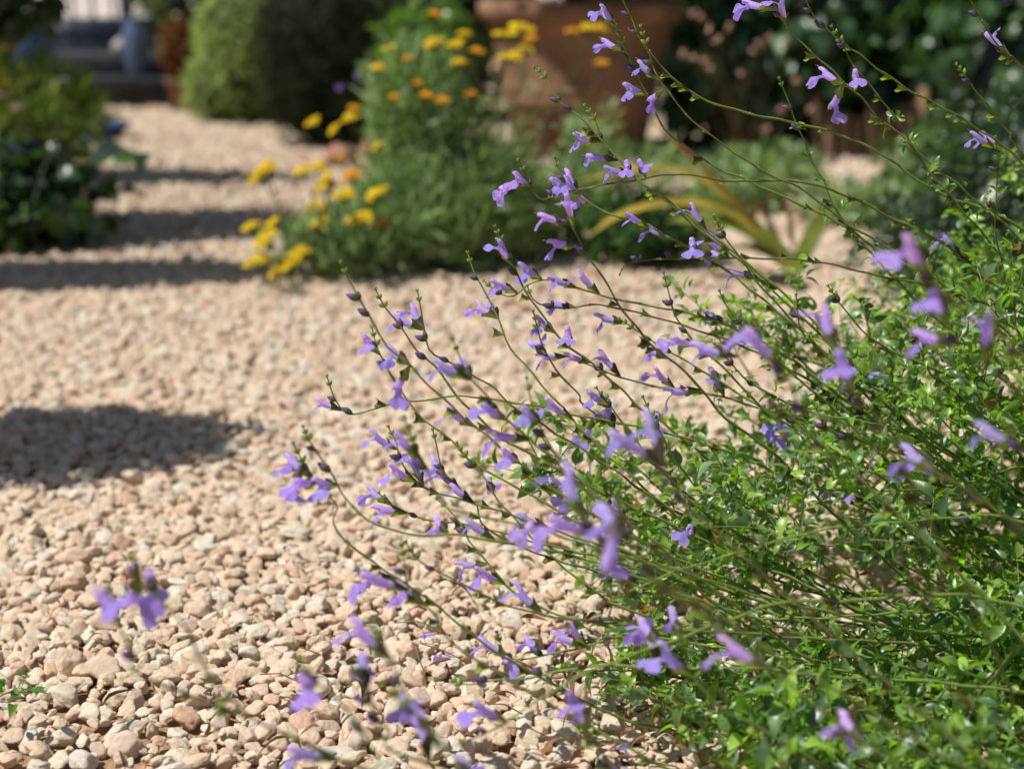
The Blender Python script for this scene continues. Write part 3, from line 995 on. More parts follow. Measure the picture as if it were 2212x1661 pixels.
FL = [
    (tall, 1318, 28, 42, None), (tall, 1322, 97, 30, None), (tall, 1378, 150, 45, None), (tall, 1368, 185, 15, None), (tall, 1392, 226, -35, None), (main, 1265, 290, 20, None),
    (main, 1335, 330, 40, None), (tall, 1378, 345, 60, None), (main, 1345, 362, 15, None), (tall, 1100, 382, 25, None), (tall, 1112, 402, -25, None), (main, 1200, 402, 20, None),
    (main, 1215, 408, 45, None), (main, 1200, 470, 15, 1.32), (main, 1225, 455, 75, 1.26), (main, 1212, 525, 5, 1.22), (main, 1416, 487, 28, None), (main, 1450, 540, 40, None),
    (tall, 1535, 562, 25, None), (tall, 1555, 548, 45, None), (main, 1588, 602, 12, None), (main, 1538, 668, 35, None), (main, 1455, 748, 12, None),
    (tall, 1797, 160, 38, None), (tall, 1815, 185, 70, None), (tall, 1793, 228, -68, None), (tall, 1648, 8, 20, None), (tall, 1690, 14, 70, None), (tall, 2158, 95, 50, None), (tall, 2140, 298, 35, None),
    (tall, 2110, 297, 30, None), (tall, 2060, 540, 55, None), (main, 1083, 540, 55, None), (main, 1075, 605, 22, None), (main, 1135, 592, 30, None), (main, 1220, 590, 18, None), (main, 1272, 597, 45, None),
    (main, 1048, 664, 35, None), (main, 1072, 655, 60, None), (main, 1138, 705, 40, None), (main, 1155, 745, 45, None), (main, 1170, 770, 0, None), (main, 1222, 705, 80, None), (main, 1295, 714, 15, None),
    (main, 783, 748, 50, None), (main, 868, 690, 25, None), (main, 888, 680, 60, None), (main, 860, 757, 35, None), (main, 862, 825, -55, None), (main, 1430, 830, 40, None),
    (main, 692, 878, 20, None), (main, 823, 952, 30, None), (main, 868, 1010, 30, None), (main, 898, 1010, 70, None), (main, 932, 1000, 40, None), (main, 978, 1020, 42, None), (main, 1092, 965, 38, None),
    (main, 1195, 900, 35, None), (main, 1320, 885, 75, None), (main, 1268, 950, -80, None), (main, 1385, 890, 20, None), (main, 1270, 860, 30, None), (main, 1210, 1062, 20, None),
    (main, 1662, 938, 15, None), (main, 1695, 940, 20, None), (main, 1450, 1030, 45, None), (main, 1480, 1118, 60, None), (main, 1810, 1085, 30, None), (main, 1835, 1075, 60, None),
    (main, 935, 1118, 40, None), (main, 805, 1082, 30, None), (main, 838, 1090, 10, None), (main, 1072, 1240, 30, None), (main, 1130, 1312, 42, None), (main, 1345, 1235, 40, None),
    (main, 1055, 1390, 50, None), (main, 1062, 1428, 30, None), (main, 1262, 1388, 50, None), (main, 1240, 1412, 15, None), (main, 2072, 1098, 55, None), (main, 1690, 1010, 40, None),
    (main, 975, 800, 25, 1.20), (main, 960, 785, 55, 1.22), (main, 1045, 905, 30, 1.14), (main, 1105, 918, 10, 1.14), (main, 1125, 880, 45, 1.2), (main, 880, 965, 45, 1.15),
    (main, 638, 1005, 35, 1.22), (main, 650, 1030, 5, 1.22), (main, 622, 1050, -70, 1.22), (main, 700, 1028, 10, None), (main, 1118, 1118, 35, 1.2),
    (near, 1240, 1080, 65, 0.97), (near, 1310, 1120, 40, 0.93), (near, 1330, 1165, -75, 0.95), (near, 1210, 1155, 20, 0.98), (near, 1390, 975, 30, 1.02), (near, 1450, 935, 70, 1.1),
    (near, 1655, 760, 45, 1.0), (near, 1815, 795, 60, 1.02), (near, 1760, 690, 75, 1.0), (near, 1545, 760, 12, 1.15), (near, 1960, 550, 40, 0.95), (near, 2012, 655, 55, 1.0), (near, 2005, 720, 15, 1.0), (near, 2138, 700, 88, 0.96),
    (near, 2160, 940, 30, 0.95), (near, 1985, 975, 45, 1.1), (near, 1390, 1335, 45, 1.15), (near, 1405, 1370, 80, 1.15), (near, 1445, 1325, 75, 1.15), (near, 1460, 1428, 40, 1.12), (near, 1635, 1415, 28, 1.05),
    (near, 1830, 1545, 50, 0.95), (near, 1815, 1580, -60, 0.95), (near, 1250, 1535, 65, 1.1), (near, 1045, 1515, 35, 1.14), (near, 838, 1255, 20, 1.15), (near, 890, 1290, 30, 1.15), (near, 808, 1395, 45, 1.0), (near, 775, 1440, 75, 1.0),
    (near, 642, 1460, 50, 1.02), (near, 685, 1600, 15, 1.0), (near, 855, 1520, 20, 1.0), (near, 915, 1545, 45, 0.96), (near, 900, 1570, 75, 0.96), (near, 965, 1625, 45, 0.94), (near, 265, 1258, 40, 1.0), (near, 290, 1290, -65, 1.0), (near, 245, 1290, 80, 1.0),
]
for i, (pl, x, y, a, d) in enumerate(FL):
    flower_at(pl, x, y, a, d, seed=i, s=1.16)


for k in range(34):
    pl = main
    if pl.nflower > 96:
        continue
    r_ = random.Random(1900 + k)
    p = pl.paths[r_.randrange(len(pl.paths))]
    i = min(len(p) - 1, int((r_.uniform(0.04, 0.18)) / 0.006))
    a_, w_ = R(r_.gauss(32, 22)), R(r_.gauss(0, 35))
    dirc = -RGT * math.cos(a_) * math.cos(w_) + UPV * math.sin(a_) * math.cos(w_) + FWD * math.sin(w_)
    pl.flower(p[i] + dirc * 0.001, dirc, roll=R(r_.gauss(0, 30)), s=r_.uniform(0.95, 1.3), var=r_.choice((0, 1, 2, 3, 4, 5, 6, 7, 8, 8)))


def leafy(plant, n, xr, yr, zfun, seed, lens=(0.10, 0.24), dens=1.0, lmin=0.008, lmax=0.021, left=0.0, side=4):
    r = random.Random(seed)
    k = 0
    while k < n:
        x, y = r.uniform(*xr), r.uniform(*yr)
        z = zfun(x, y, r)
        if z is None:
            continue
        L = r.uniform(*lens)
        e = np.array([x, y, max(0.012, z)])
        b = np.array([x + L * r.uniform(0.6, 1.0), y + r.gauss(0, 0.3) * L, max(0.004, z - L * r.uniform(0.25, 0.8))])
        m = (e + b) / 2 + np.array([0, 0, L * r.uniform(0.0, 0.12)])
        plant.shoot(np.array([e, m, b]), seed * 1000 + k, dens, lmin, lmax, side_shoots=side)
        k += 1


def z_main(x, y, r):
    q = (x - 0.0) / 0.42
    if q < 0 or r.random() > 0.40 + 0.6 * q:
        return None
    zt = 0.20 + 0.55 * max(0, x - 0.10)
    return 0.015 + zt * r.random() ** 1.3


leafy(main, 98, (0.0, 0.75), (1.26, 1.75), z_main, 3, side=5, dens=0.85, lmin=0.010, lmax=0.025)


def z_near(x, y, r):
    q = (x - 0.05) / 0.4
    if r.random() > 0.15 + 0.9 * q:
        return None
    return 0.012 + (0.03 + 0.10 * max(0, q)) * r.random() ** 1.3


leafy(near, 66, (0.04, 0.55), (1.00, 1.33), z_near, 4, lmin=0.011, lmax=0.028, side=4, dens=0.85)


def z_tall(x, y, r):
    return r.uniform(0.12, 0.44) * (0.55 + 0.6 * (x - 0.3) / 0.4)


leafy(tall, 82, (0.32, 0.80), (1.45, 1.95), z_tall, 5, dens=0.7, side=3, lmin=0.011, lmax=0.025)

# ------------------------------------------------------------------ background planting and objects


def XP(px, y, z=0.0):
    d = np.array([0, y, z]) - EYE
    return (px - CX) / FPX * float(d @ FWD)


def leaf_cloud(mb, lobes, n, size, tmpls, cols, mat=0, shell=0.6, up=0.5, droop=0.0, outward=0.7, zmin=0.005, colvar=0.2, zn=0.3):
    """leaves spread through the volume of several ellipsoid lobes (centre, radii), denser towards the outside"""
    vol = np.array([r[0] * r[1] * r[2] for c, r in lobes]) ** 0.75
    cnt = (n * vol / vol.sum()).astype(int)
    for (c, rad), m in zip(lobes, cnt):
        if m < 1: continue
        d = unit(m)
        rr_ = np.where(rng.random(m) < shell, rng.uniform(0.78, 1.06, m), rng.uniform(0.2, 0.9, m))
        # ragged outline
        lum = np.array([1 + 0.24 * mnoise.noise(Vector(tuple(q * 2.6)) + Vector(tuple(c))) for q in d])
        p = np.asarray(c) + d * rr_[:, None] * lum[:, None] * np.asarray(rad)
        ok = p[:, 2] > zmin
        p, d = p[ok], d[ok]
        m = len(p)
        X = d * outward + rng.normal(0, 0.7, (m, 3)) + np.array([0, 0, -droop])
        Z = np.array([0, 0, up])[None] + rng.normal(0, 0.5, (m, 3)) + d * zn
        B = basis(X, Z)
        S = rng.uniform(size[0], size[1], m)
        ci = rng.integers(0, len(cols), m)
        C = np.array(cols)[ci] * rng.normal(1, colvar, (m, 1)).clip(0.4, 1.8)
        kk = rng.integers(0, len(tmpls), m)
        for k in range(len(tmpls)):
            s = kk == k
            if s.any():
                scatter(mb, tmpls[k], B[s], p[s], S[s], C[s], mat)


def branches(mb, base, tips, r0, r1, col, mat=0, mid=None):
    for i, t in enumerate(tips):
        b = np.asarray(base, float) + rng.normal(0, r0 * 1.5, 3) * np.array([1, 1, 0])
        t = np.asarray(t, float)
        m = (b + t) / 2 + rng.normal(0, 0.06, 3) * np.linalg.norm(t - b) + np.array([0, 0, 0.08 * np.linalg.norm(t - b)])
        c = catmull(np.array([b, m, t]), max(0.02, np.linalg.norm(t - b) / 8))
        tube(mb, c, np.linspace(r0, r1, len(c)), col, mat, 6)


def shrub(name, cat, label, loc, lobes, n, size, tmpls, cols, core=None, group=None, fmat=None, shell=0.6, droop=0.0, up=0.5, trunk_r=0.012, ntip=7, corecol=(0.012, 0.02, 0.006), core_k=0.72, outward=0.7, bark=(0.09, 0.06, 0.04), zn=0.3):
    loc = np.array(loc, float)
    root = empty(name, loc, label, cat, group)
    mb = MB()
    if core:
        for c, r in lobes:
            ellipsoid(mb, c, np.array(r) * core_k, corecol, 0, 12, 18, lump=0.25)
    leaf_cloud(mb, lobes, n, size, tmpls, cols, 0, shell, up, droop, outward, zn=zn)
    link('foliage', mb.mesh(name + '_foliage', [fmat or M_FOL]), root)
    mb = MB()
    tips = []
    for i in range(ntip):
        c, r = lobes[i % len(lobes)]
        tips.append(np.asarray(c) + unit(1)[0] * np.asarray(r) * 0.6)
    tips = [np.array([t[0], t[1], max(0.05, t[2])]) for t in tips]
    branches(mb, (0, 0, -0.02), tips, trunk_r, trunk_r * 0.3, bark)
    link('branches' if False else 'trunk', mb.mesh(name + '_trunk', [M_WOOD]), root)
    return root


GRN = [(0.07, 0.14, 0.035), (0.05, 0.11, 0.03), (0.09, 0.17, 0.04)]
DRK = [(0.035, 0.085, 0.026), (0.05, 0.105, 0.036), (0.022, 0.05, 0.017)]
LIM = [(0.24, 0.33, 0.07), (0.16, 0.25, 0.06), (0.32, 0.38, 0.10)]
GRY = [(0.29, 0.39, 0.19), (0.21, 0.32, 0.12), (0.36, 0.44, 0.27)]

# --- the clipped bushes beside the path
c = G(690, 326)
shrub('clipped_bush', 'clipped bush', 'dark round clipped bush, shade put into its leaf colours, at the far side of the path', c + [0.0, 0.22, 0], [((0, 0, 0.27), (0.235, 0.25, 0.29)), ((0.10, -0.06, 0.18), (0.15, 0.17, 0.17)), ((-0.06, -0.05, 0.36), (0.16, 0.18, 0.16))], 17000, (0.010, 0.020), L_SMALL, [(0.022, 0.042, 0.014), (0.034, 0.055, 0.018), (0.055, 0.045, 0.018), (0.016, 0.026, 0.012)], core=True, group='clipped bushes beside the path', fmat=M_DULL, shell=0.85, core_k=0.86, up=0.2, zn=0.8)  # the shade on this bush is put into its dark leaf colours
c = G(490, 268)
shrub('clipped_bush', 'clipped bush', 'light green clipped bush, sunlight put into its leaf colours, left of the dark round one', c + [0.07, 0.18, 0], [((0, 0, 0.25), (0.21, 0.26, 0.29)), ((0.10, 0.45, 0.26), (0.24, 0.4, 0.32)), ((-0.12, -0.05, 0.12), (0.13, 0.16, 0.14)), ((-0.06, -0.1, 0.34), (0.12, 0.14, 0.12))], 22000, (0.012, 0.024), L_SMALL, [(0.36, 0.46, 0.18), (0.25, 0.36, 0.13), (0.46, 0.54, 0.22)], core=True, group='clipped bushes beside the path', fmat=M_DULL, shell=0.85, core_k=0.84, up=0.2, zn=0.7, corecol=(0.06, 0.08, 0.025))  # sunlight is put into these raised leaf and core colours

# --- rusty plant in a terracotta pot by the steps
c = G(394, 240)
pr = empty('terracotta_pot', c, 'small terracotta pot at the foot of the dark steps', 'pot')
mb = MB()
lathe(mb, [(0.001, 0.0), (0.045, 0.0), (0.058, 0.11), (0.064, 0.112), (0.064, 0.13), (0.056, 0.13), (0.052, 0.115), (0.001, 0.113)], (1, 1, 1), seg=28)
link('pot_body', mb.mesh('small_pot', [M_TERRA]), pr)
shrub('rusty_shrub', 'shrub', 'rusty brown dried plant growing in the small terracotta pot', c + [0, 0, 0.112], [((0, 0, 0.13), (0.075, 0.07, 0.12))], 1500, (0.014, 0.03), L_SMALL, [(0.22, 0.075, 0.02), (0.14, 0.05, 0.02), (0.28, 0.13, 0.03), (0.09, 0.06, 0.02)], fmat=M_DRY, core=True, corecol=(0.07, 0.025, 0.01), trunk_r=0.006)

# --- dark steps, railing, white house wall beyond
y0 = G(250, 234)[1]
sl = empty('stone_steps', (-2.1, y0, 0), 'low dark slate steps at the far end of the gravel path', 'steps')
for k, (za, zb, ya, yb) in enumerate(((-0.03, 0.125, 0.0, 0.16), (-0.03, 0.205, 0.16, 0.60))):
    mb = MB()
    box(mb, (-3.0, ya, za), (0.78, yb - (0.004 if k == 0 else 0), zb), (1, 1, 1), bev=0.008)
    link('step', mb.mesh('stone_step', [M_STEP]), sl)

fy = y0 + 0.66
fr = empty('metal_railing', (-2.2, fy, 0), 'dark iron railing with vertical bars behind the slate steps', 'railing')
for z in (0.26, 0.62):
    mb = MB()
    box(mb, (-2.6, -0.012, z), (0.55, 0.012, z + 0.03), (1, 1, 1), bev=0.003)
    link('rail', mb.mesh('railing_rail', [M_RAIL]), fr)
for i in range(34):
    mb = MB()
    x = -2.55 + i * 0.09
    tube(mb, np.array([(x, 0, -0.03), (x, 0, 0.3), (x, 0, 0.66)]), 0.008, (1, 1, 1), sides=6)
    link('bar', mb.mesh('railing_bar', [M_RAIL]), fr)
for x in (-1.72 + 2.2, -2.6):
    mb = MB()
    box(mb, (x - 0.025, -0.025, -0.03), (x + 0.025, 0.025, 0.75), (1, 1, 1), bev=0.004)
    link('post', mb.mesh('railing_post', [M_RAIL]), fr)
# tarpaulin-like dark blue planter boxes standing behind the bars
c = np.array([P(190, 90, 8.9)[0], 8.75, 0])
bx = empty('planter_box', c, 'low dark blue planter box behind the iron railing', 'planter')
mb = MB()
box(mb, (-0.40, -0.14, -0.03), (0.40, 0.14, 0.31), (1, 1, 1), bev=0.012)
link('planter_body', mb.mesh('planter_box', [solid_mat('dark_blue_paint', (0.018, 0.028, 0.05), 0.5, 0.4)]), bx)

hw = MB()
box(hw, (-7, 0, -0.1), (9, 0.3, 3.2), (1, 1, 1), bev=0.01)
hm = hw.mesh('house_wall', [M_WALL], smooth=False)
hwo = link('house_wall', hm, None, (-4.0, 13.5, 0))
hwo.rotation_euler = (0, 0, R(-24))
tag(hwo, 'pale whitewashed house wall far beyond the railing', 'wall')

# blue jars
JAR = [(0.001, 0), (0.052, 0), (0.06, 0.02), (0.085, 0.10), (0.092, 0.17), (0.085, 0.23), (0.062, 0.275), (0.06, 0.285), (0.072, 0.30), (0.07, 0.308), (0.055, 0.30), (0.05, 0.25), (0.001, 0.12)]


def jar(loc, s, mat, label, k=1.0):
    r = empty('glazed_jar', loc, label, 'jar', 'glazed jars around the steps')
    mb = MB()
    lathe(mb, [(a * s * k, b * s) for a, b in JAR[:-6]] + [(a * s * k, b * s) for a, b in JAR[-6:]], (1, 1, 1), seg=36)
    link('jar_body', mb.mesh('glazed_jar', [mat]), r)
    return r


c = G(298, 150, 0.125)
jar((XP(295, y0 + 0.075, 0.2), y0 + 0.075, 0.125), 0.78, M_BLUEGREY, 'grey blue glazed jar standing on the lower dark step', 0.8)
c = G(56, 176, 0.0)
jar((XP(58, 6.7, 0.2), 6.7, 0), 1.25, M_BLUE, 'deep blue glazed jar behind the leafy plants at far left', 1.0)
c = G(228, 300)
br = empty('glazed_bowl', c, 'shallow blue glazed bowl standing on the sunlit path', 'bowl')
mb = MB()
lathe(mb, [(0.001, 0), (0.05, 0), (0.055, 0.008), (0.088, 0.05), (0.092, 0.055), (0.086, 0.056), (0.05, 0.016), (0.001, 0.014)], (1, 1, 1), seg=36)
link('bowl_body', mb.mesh('glazed_bowl', [M_BLUE]), br)
c = (XP(264, y0 + 0.27, 0.22), y0 + 0.27, 0.205)
sr = empty('pale_stone', c, 'small pale rounded stone lying on the upper dark step', 'stone')
mb = MB()
ellipsoid(mb, (0, 0, 0.03), (0.042, 0.035, 0.034), (1, 1, 1), lump=0.4, nu=14, nv=20)
link('stone_body', mb.mesh('pale_stone', [M_PALE]), sr)
# reddish stones edging the bed
for k, (x, y, s) in enumerate(((735, 352, 0.045), (828, 345, 0.06))):
    c = G(x, y)
    sr = empty('edging_stone', c, ['small pinkish edging stone in front of the dark round bush', 'larger pinkish edging stone beside the yarrow stems'][k], 'stone')
    mb = MB()
    ellipsoid(mb, (0, 0, s * 0.45), (s * 1.1, s * 0.8, s * 0.7), (0.42, 0.22, 0.16), lump=0.5, nu=14, nv=20)
    link('stone_body', mb.mesh('edging_stone', [M_WOOD]), sr)

# --- big terracotta pot
pc = G(1258, 348) + np.array([0, 0.24, 0])
pr = empty('terracotta_urn', pc, 'large brown terracotta planter with rim, standing behind the yarrow', 'planter pot')
mb = MB()
prof = [(0.001, 0), (0.20, 0), (0.208, 0.012), (0.235, 0.15), (0.238, 0.155), (0.246, 0.165), (0.246, 0.18), (0.240, 0.187), (0.248, 0.197), (0.248, 0.212), (0.243, 0.22), (0.290, 0.40), (0.292, 0.405)]
lathe(mb, prof, (1, 1, 1), seg=64)
link('pot_body', mb.mesh('urn_body', [M_TERRA]), pr)
mb = MB()
lathe(mb, [(0.288, 0.405), (0.305, 0.41), (0.322, 0.428), (0.324, 0.462), (0.316, 0.472), (0.285, 0.472), (0.272, 0.455), (0.268, 0.40), (0.270, 0.38)], (1, 1, 1), seg=64)
link('rim', mb.mesh('urn_rim', [M_TERRA]), pr)
mb = MB()
lathe(mb, [(0.001, 0.425), (0.268, 0.418)], (1, 1, 1), seg=48)
link('soil', mb.mesh('urn_soil', [M_SOIL]), pr)
shrub('potted_shrub', 'shrub', 'leafy green shrub added above the view in the large terracotta planter, front lobes shading the pot', pc + [0, 0, 0.42], [((0, 0, 0.45), (0.30, 0.28, 0.24)), ((-0.10, -0.36, 0.46), (0.24, 0.17, 0.18)), ((0.10, -0.30, 0.36), (0.24, 0.17, 0.14))], 2600, (0.04, 0.07), L_BROAD, GRN, ntip=9, core=True, core_k=0.6)  # front lobes added out of view to shade the planter's front

# --- yarrow
HEADS = {}


def yarrow_head(kind):
    r = random.Random(31 + kind)
    mb = MB()
    base = [np.array((0.93, 0.70, 0.03)), np.array((0.85, 0.43, 0.03))][kind]
    for i in range(75):
        a, q = r.uniform(0, 6.28), math.sqrt(r.random())
        rad = 0.016 * (1 + 0.25 * math.sin(3 * a + kind))
        x, y = rad * q * math.cos(a), rad * q * math.sin(a)
        z = 0.006 * (1 - q * q) + r.uniform(-0.0012, 0.0012)
        s = r.uniform(0.0020, 0.0031)
        ellipsoid(mb, (x, y, z), (s, s, s * 0.8), base * r.uniform(0.75, 1.2), 0, 5, 7)
    for i in range(14):
        a, q = r.uniform(0, 6.28), math.sqrt(r.random()) * 0.8
        tube(mb, np.array([(0, 0, -0.016), (0.008 * q * math.cos(a), 0.008 * q * math.sin(a), -0.008), (0.015 * q * math.cos(a), 0.015 * q * math.sin(a), 0.0)]), 0.0006, (0.12, 0.16, 0.06), sides=4)
    return mb.mesh('yarrow_head', [M_YARROW])


HEADS = [yarrow_head(0), yarrow_head(1)]


def yarrow(loc, heads, label, mound, nleaf, cols, fsize=(0.03, 0.06), seed=1):
    r = random.Random(seed)
    loc = np.array(loc, float)
    root = empty('yarrow_plant', loc, label, 'yarrow', 'yellow yarrow plants by the path')
    mb = MB()
    leaf_cloud(mb, mound, nleaf, fsize, L_FEATHER, cols, 0, 0.45, 0.3, -1.0, 0.5)
    link('foliage', mb.mesh('yarrow_foliage', [M_DULL]), root)
    for (x, y, d, s, k, tilt) in heads:
        tip = P(x, y, d)
        b = loc + np.array([r.gauss(0, 0.07), r.gauss(0, 0.06), 0])
        b[2] = 0
        b = b * 0.55 + np.array([tip[0], tip[1], 0]) * 0.45
        m = b * 0.45 + tip * 0.55 + np.array([0, 0, 0.02])
        lean = R(tilt)
        ax = np.array([math.sin(lean), r.uniform(-0.4, -0.1), math.cos(lean)])
        M = rot_from(ax)           # x column along ax; heads face along +z, so turn
        Mh = np.stack([-M[:, 2], M[:, 1], M[:, 0]], 1)
        pts = catmull(np.array([b, m, tip - ax * 0.012 * s]), 0.02)
        sb = MB()
        tube(sb, pts, np.linspace(0.0022, 0.0013, len(pts)), (0.10, 0.14, 0.05), sides=5)
        nl = max(4, int(len(pts) * 0.9))
        ii = rng.integers(0, max(1, int(len(pts) * 0.75)), nl)
        pp = pts[ii]
        X = rng.normal(0, 1, (nl, 3)) * [1, 1, 0.4] + [0, 0, 0.5]
        scatter(sb, L_NEEDLE[1], basis(X, rng.normal(0, .4, (nl, 3)) + [0, 0, 1]), pp, rng.uniform(0.025, 0.05, nl), np.tile(np.array(cols[0]), (nl, 1)))
        st = link('stem', sb.mesh('yarrow_stem', [M_DULL], offset=loc), root)
        h = link('flower_head', HEADS[k], st)
        h.matrix_local = Matrix.Translation(Vector((tip - loc).tolist())) @ Matrix(Mh.tolist()).to_4x4() @ Matrix.Rotation(r.uniform(0, 6), 4, 'Z') @ Matrix.Scale(s, 4)
    return root


r_ = random.Random(9)
H1 = [(x, y, 3.25 + r_.uniform(-.12, .12), s * 1.35, k, t) for x, y, s, k, t in (
    (560, 380, 1.0, 0, -35), (578, 362, 0.9, 0, -10), (541, 492, .85, 0, -25), (583, 492, 1.05, 0, -45), (574, 520, 1.15, 0, -30), (556, 566, 1.1, 0, -15), (580, 560, 0.9, 0, 15),
    (610, 580, 1.15, 0, -35), (628, 566, 1.1, 0, -30), (648, 545, 0.9, 0, -20), (655, 371, .9, 0, -10), (690, 360, .75, 0, 20), (692, 482, 1.0, 0, -30), (780, 474, 1.15, 0, -12),
    (700, 405, 1.0, 0, -40), (706, 385, 0.8, 0, -40), (718, 398, 0.7, 1, 0), (745, 421, .95, 0, -10), (812, 420, 1.0, 0, -30), (672, 455, .8, 0, -60), (760, 380, .9, 1, -10), (822, 482, .8, 1, -30), (690, 445, 0.7, 0, 20))]
yarrow(G(690, 585), H1, 'yellow yarrow with low leaning flower heads at the edge of the gravel', [((0.03, 0.0, 0.03), (0.10, 0.09, 0.08)), ((0.11, 0.02, 0.05), (0.10, 0.09, 0.10))], 3600, GRY, seed=3)
H2 = [(x, y, 3.40 + r_.uniform(-.1, .15), s * 1.05, k, t) for x, y, s, k, t in (
    (676, 265, .95, 0, -30), (722, 282, .95, 0, -45), (764, 234, .7, 1, 0), (757, 255, 1.0, 0, -15), (845, 106, 1.0, 0, -10), (816, 147, .9, 0, -10), (935, 95, 1.15, 0, -15), (985, 97, 1.0, 0, -15),
    (880, 127, .6, 1, 0), (992, 135, .95, 0, 0), (1003, 74, .8, 0, 0), (1030, 111, .85, 1, 5), (942, 31, .8, 1, 10), (1078, 76, .9, 0, 0), (1105, 75, .8, 0, 0), (1118, 60, 1.1, 0, 0), (1142, 66, .9, 0, 10),
    (1145, 85, .75, 1, 0), (1112, 122, 1.1, 0, 0), (1138, 107, .9, 0, 10), (1088, 125, .8, 0, 0), (1237, 68, .8, 1, 0), (1270, 62, 1.0, 0, 0), (1295, 62, .9, 0, 10), (1300, 138, .9, 1, 0),
    (903, 181, .7, 1, 0), (920, 206, .7, 1, 0), (955, 217, .8, 1, 0), (1018, 204, .8, 1, 0), (815, 318, .8, 0, -40), (850, 210, .6, 1, 0), (735, 345, .7, 1, 0))]
yarrow(G(960, 600) + [0.0, 0.16, 0], H2, 'tall golden yarrow with a big feathery grey green mound, before the planter', [((-0.04, 0, 0.07), (0.14, 0.12, 0.13)), ((0.06, 0.06, 0.09), (0.13, 0.12, 0.14)), ((-0.06, 0.06, 0.25), (0.085, 0.08, 0.16))], 13500, GRY + [(0.16, 0.26, 0.08)], (0.035, 0.075), seed=4)
# bright green leafy plant behind the yarrow
c = G(960, 350)
shrub('leafy_plant', 'plant', 'bright lime green leafy plant in sun behind the tall yarrow', c + [-0.06, -0.1, 0], [((-0.03, 0, 0.22), (0.12, 0.12, 0.22)), ((0.03, 0.02, 0.36), (0.10, 0.10, 0.14))], 620, (0.03, 0.06), L_BROAD, [(0.12, 0.22, 0.03), (0.08, 0.16, 0.03), (0.15, 0.24, 0.05)], ntip=12, trunk_r=0.006, outward=0.4, droop=-0.3)

# --- strap leaved plant
c = G(1715, 590) + np.array([0, 0.05, 0])
sp = empty('strap_plant', c, 'clump of arching strap leaves turning yellow and orange', 'plant')
OR, YE, GN = (0.40, 0.14, 0.035), (0.42, 0.32, 0.05), (0.16, 0.20, 0.03)
for k, (px, wd, d, cl) in enumerate((
        ([(1395, 252), (1480, 330), (1560, 410), (1640, 500), (1705, 590)], 0.017, 3.3, OR),
        ([(1235, 395), (1345, 372), (1460, 368), (1555, 415), (1650, 510), (1710, 590)], 0.020, 3.32, YE),
        ([(1270, 512), (1345, 462), (1460, 438), (1570, 460), (1660, 530), (1712, 590)], 0.022, 3.25, YE),
        ([(1440, 480), (1540, 475), (1620, 500), (1690, 560), (1718, 592)], 0.034, 3.22, GN),
        ([(1500, 420), (1580, 455), (1660, 520), (1716, 592)], 0.026, 3.36, GN),
        ([(1560, 545), (1620, 535), (1680, 560), (1712, 592)], 0.03, 3.2, (0.30, 0.20, 0.04)),
        ([(1610, 420), (1650, 470), (1690, 540), (1716, 590)], 0.024, 3.4, OR),
        ([(1800, 430), (1770, 480), (1735, 550), (1718, 592)], 0.02, 3.4, GN),
        ([(1690, 400), (1700, 460), (1712, 540), (1716, 590)], 0.02, 3.45, (0.34, 0.22, 0.05)))):
    pts = np.array([P(x, y, d + 0.10 * (1 - i / (len(px) - 1)) * (1 if k % 2 else -1)) for i, (x, y) in enumerate(px)])
    pts[:, 2] = np.maximum(pts[:, 2], 0.006)
    cc = catmull(pts, 0.02)
    n = len(cc)
    t = np.linspace(0, 1, n)
    tg = np.gradient(cc, axis=0)
    sd = np.cross(tg, np.array([0.2, -0.45, 0.9]))
    sd /= np.linalg.norm(sd, axis=1, keepdims=True) + 1e-9
    wv = wd * np.minimum(1, t * 2.2) ** 0.7 * (1 - 0.35 * t)
    nrm = np.cross(sd, tg)
    nrm /= np.linalg.norm(nrm, axis=1, keepdims=True) + 1e-9
    wv = wv * (0.75 if cl != GN else 1.15)
    V = np.stack([cc - sd * wv[:, None] + nrm * wv[:, None] * 0.25, cc, cc + sd * wv[:, None] + nrm * wv[:, None] * 0.25], 1)
    col = np.array(cl)[None] * (1 - 0.5 * t[:, None]) + np.array(GN)[None] * 0.5 * t[:, None]
    mb = MB()
    mb.add(V.reshape(-1, 3), grid_faces(n, 3), np.repeat(col, 3, 0))
    link('strap_leaf', mb.mesh('strap_leaf', [M_STRAP], offset=c), sp)

# --- low grey green herbs and the shrubs on the right
def herb(loc, lobes, n, label, cols, seed, size=(0.018, 0.04), tm=L_SMALL, name='herb_clump', cat='herb'):
    return shrub(name, cat, label, loc, lobes, n, size, tm, cols, fmat=M_DULL, shell=0.4, droop=-0.7, outward=0.4, trunk_r=0.004, ntip=16, group='low herbs in the right bed')


herb(G(1220, 560) + [0.0, 0.15, 0], [((0, 0, 0.08), (0.10, 0.12, 0.10)), ((0.04, 0.1, 0.14), (0.05, 0.05, 0.13))], 1000, 'feathery grey green herb between the yarrow and the strap leaves', GRY, 1)
herb(G(1420, 600) + [0, 0.20, 0], [((0, 0, 0.05), (0.14, 0.11, 0.08))], 1500, 'low green herb mound under the arching strap leaves', DRK + GRN, 2)
herb(G(1300, 420) + [0, 0, 0], [((0.0, 0, 0.08), (0.06, 0.08, 0.15)), ((0.14, 0.05, 0.05), (0.1, 0.1, 0.07))], 500, 'upright silvery herb in front of the large planter', GRY, 3)
herb(G(1840, 480) + [0, 0, 0], [((0, 0, 0.03), (0.13, 0.10, 0.06)), ((0.2, 0.1, 0.04), (0.13, 0.1, 0.08))], 1300, 'thin silvery herb in front of the wooden edging', GRY, 4)
herb(G(1600, 470) + [0, 0.1, 0], [((0, 0, 0.05), (0.12, 0.10, 0.09))], 1200, 'small grey herb beside the orange strap leaf', GRY, 5)

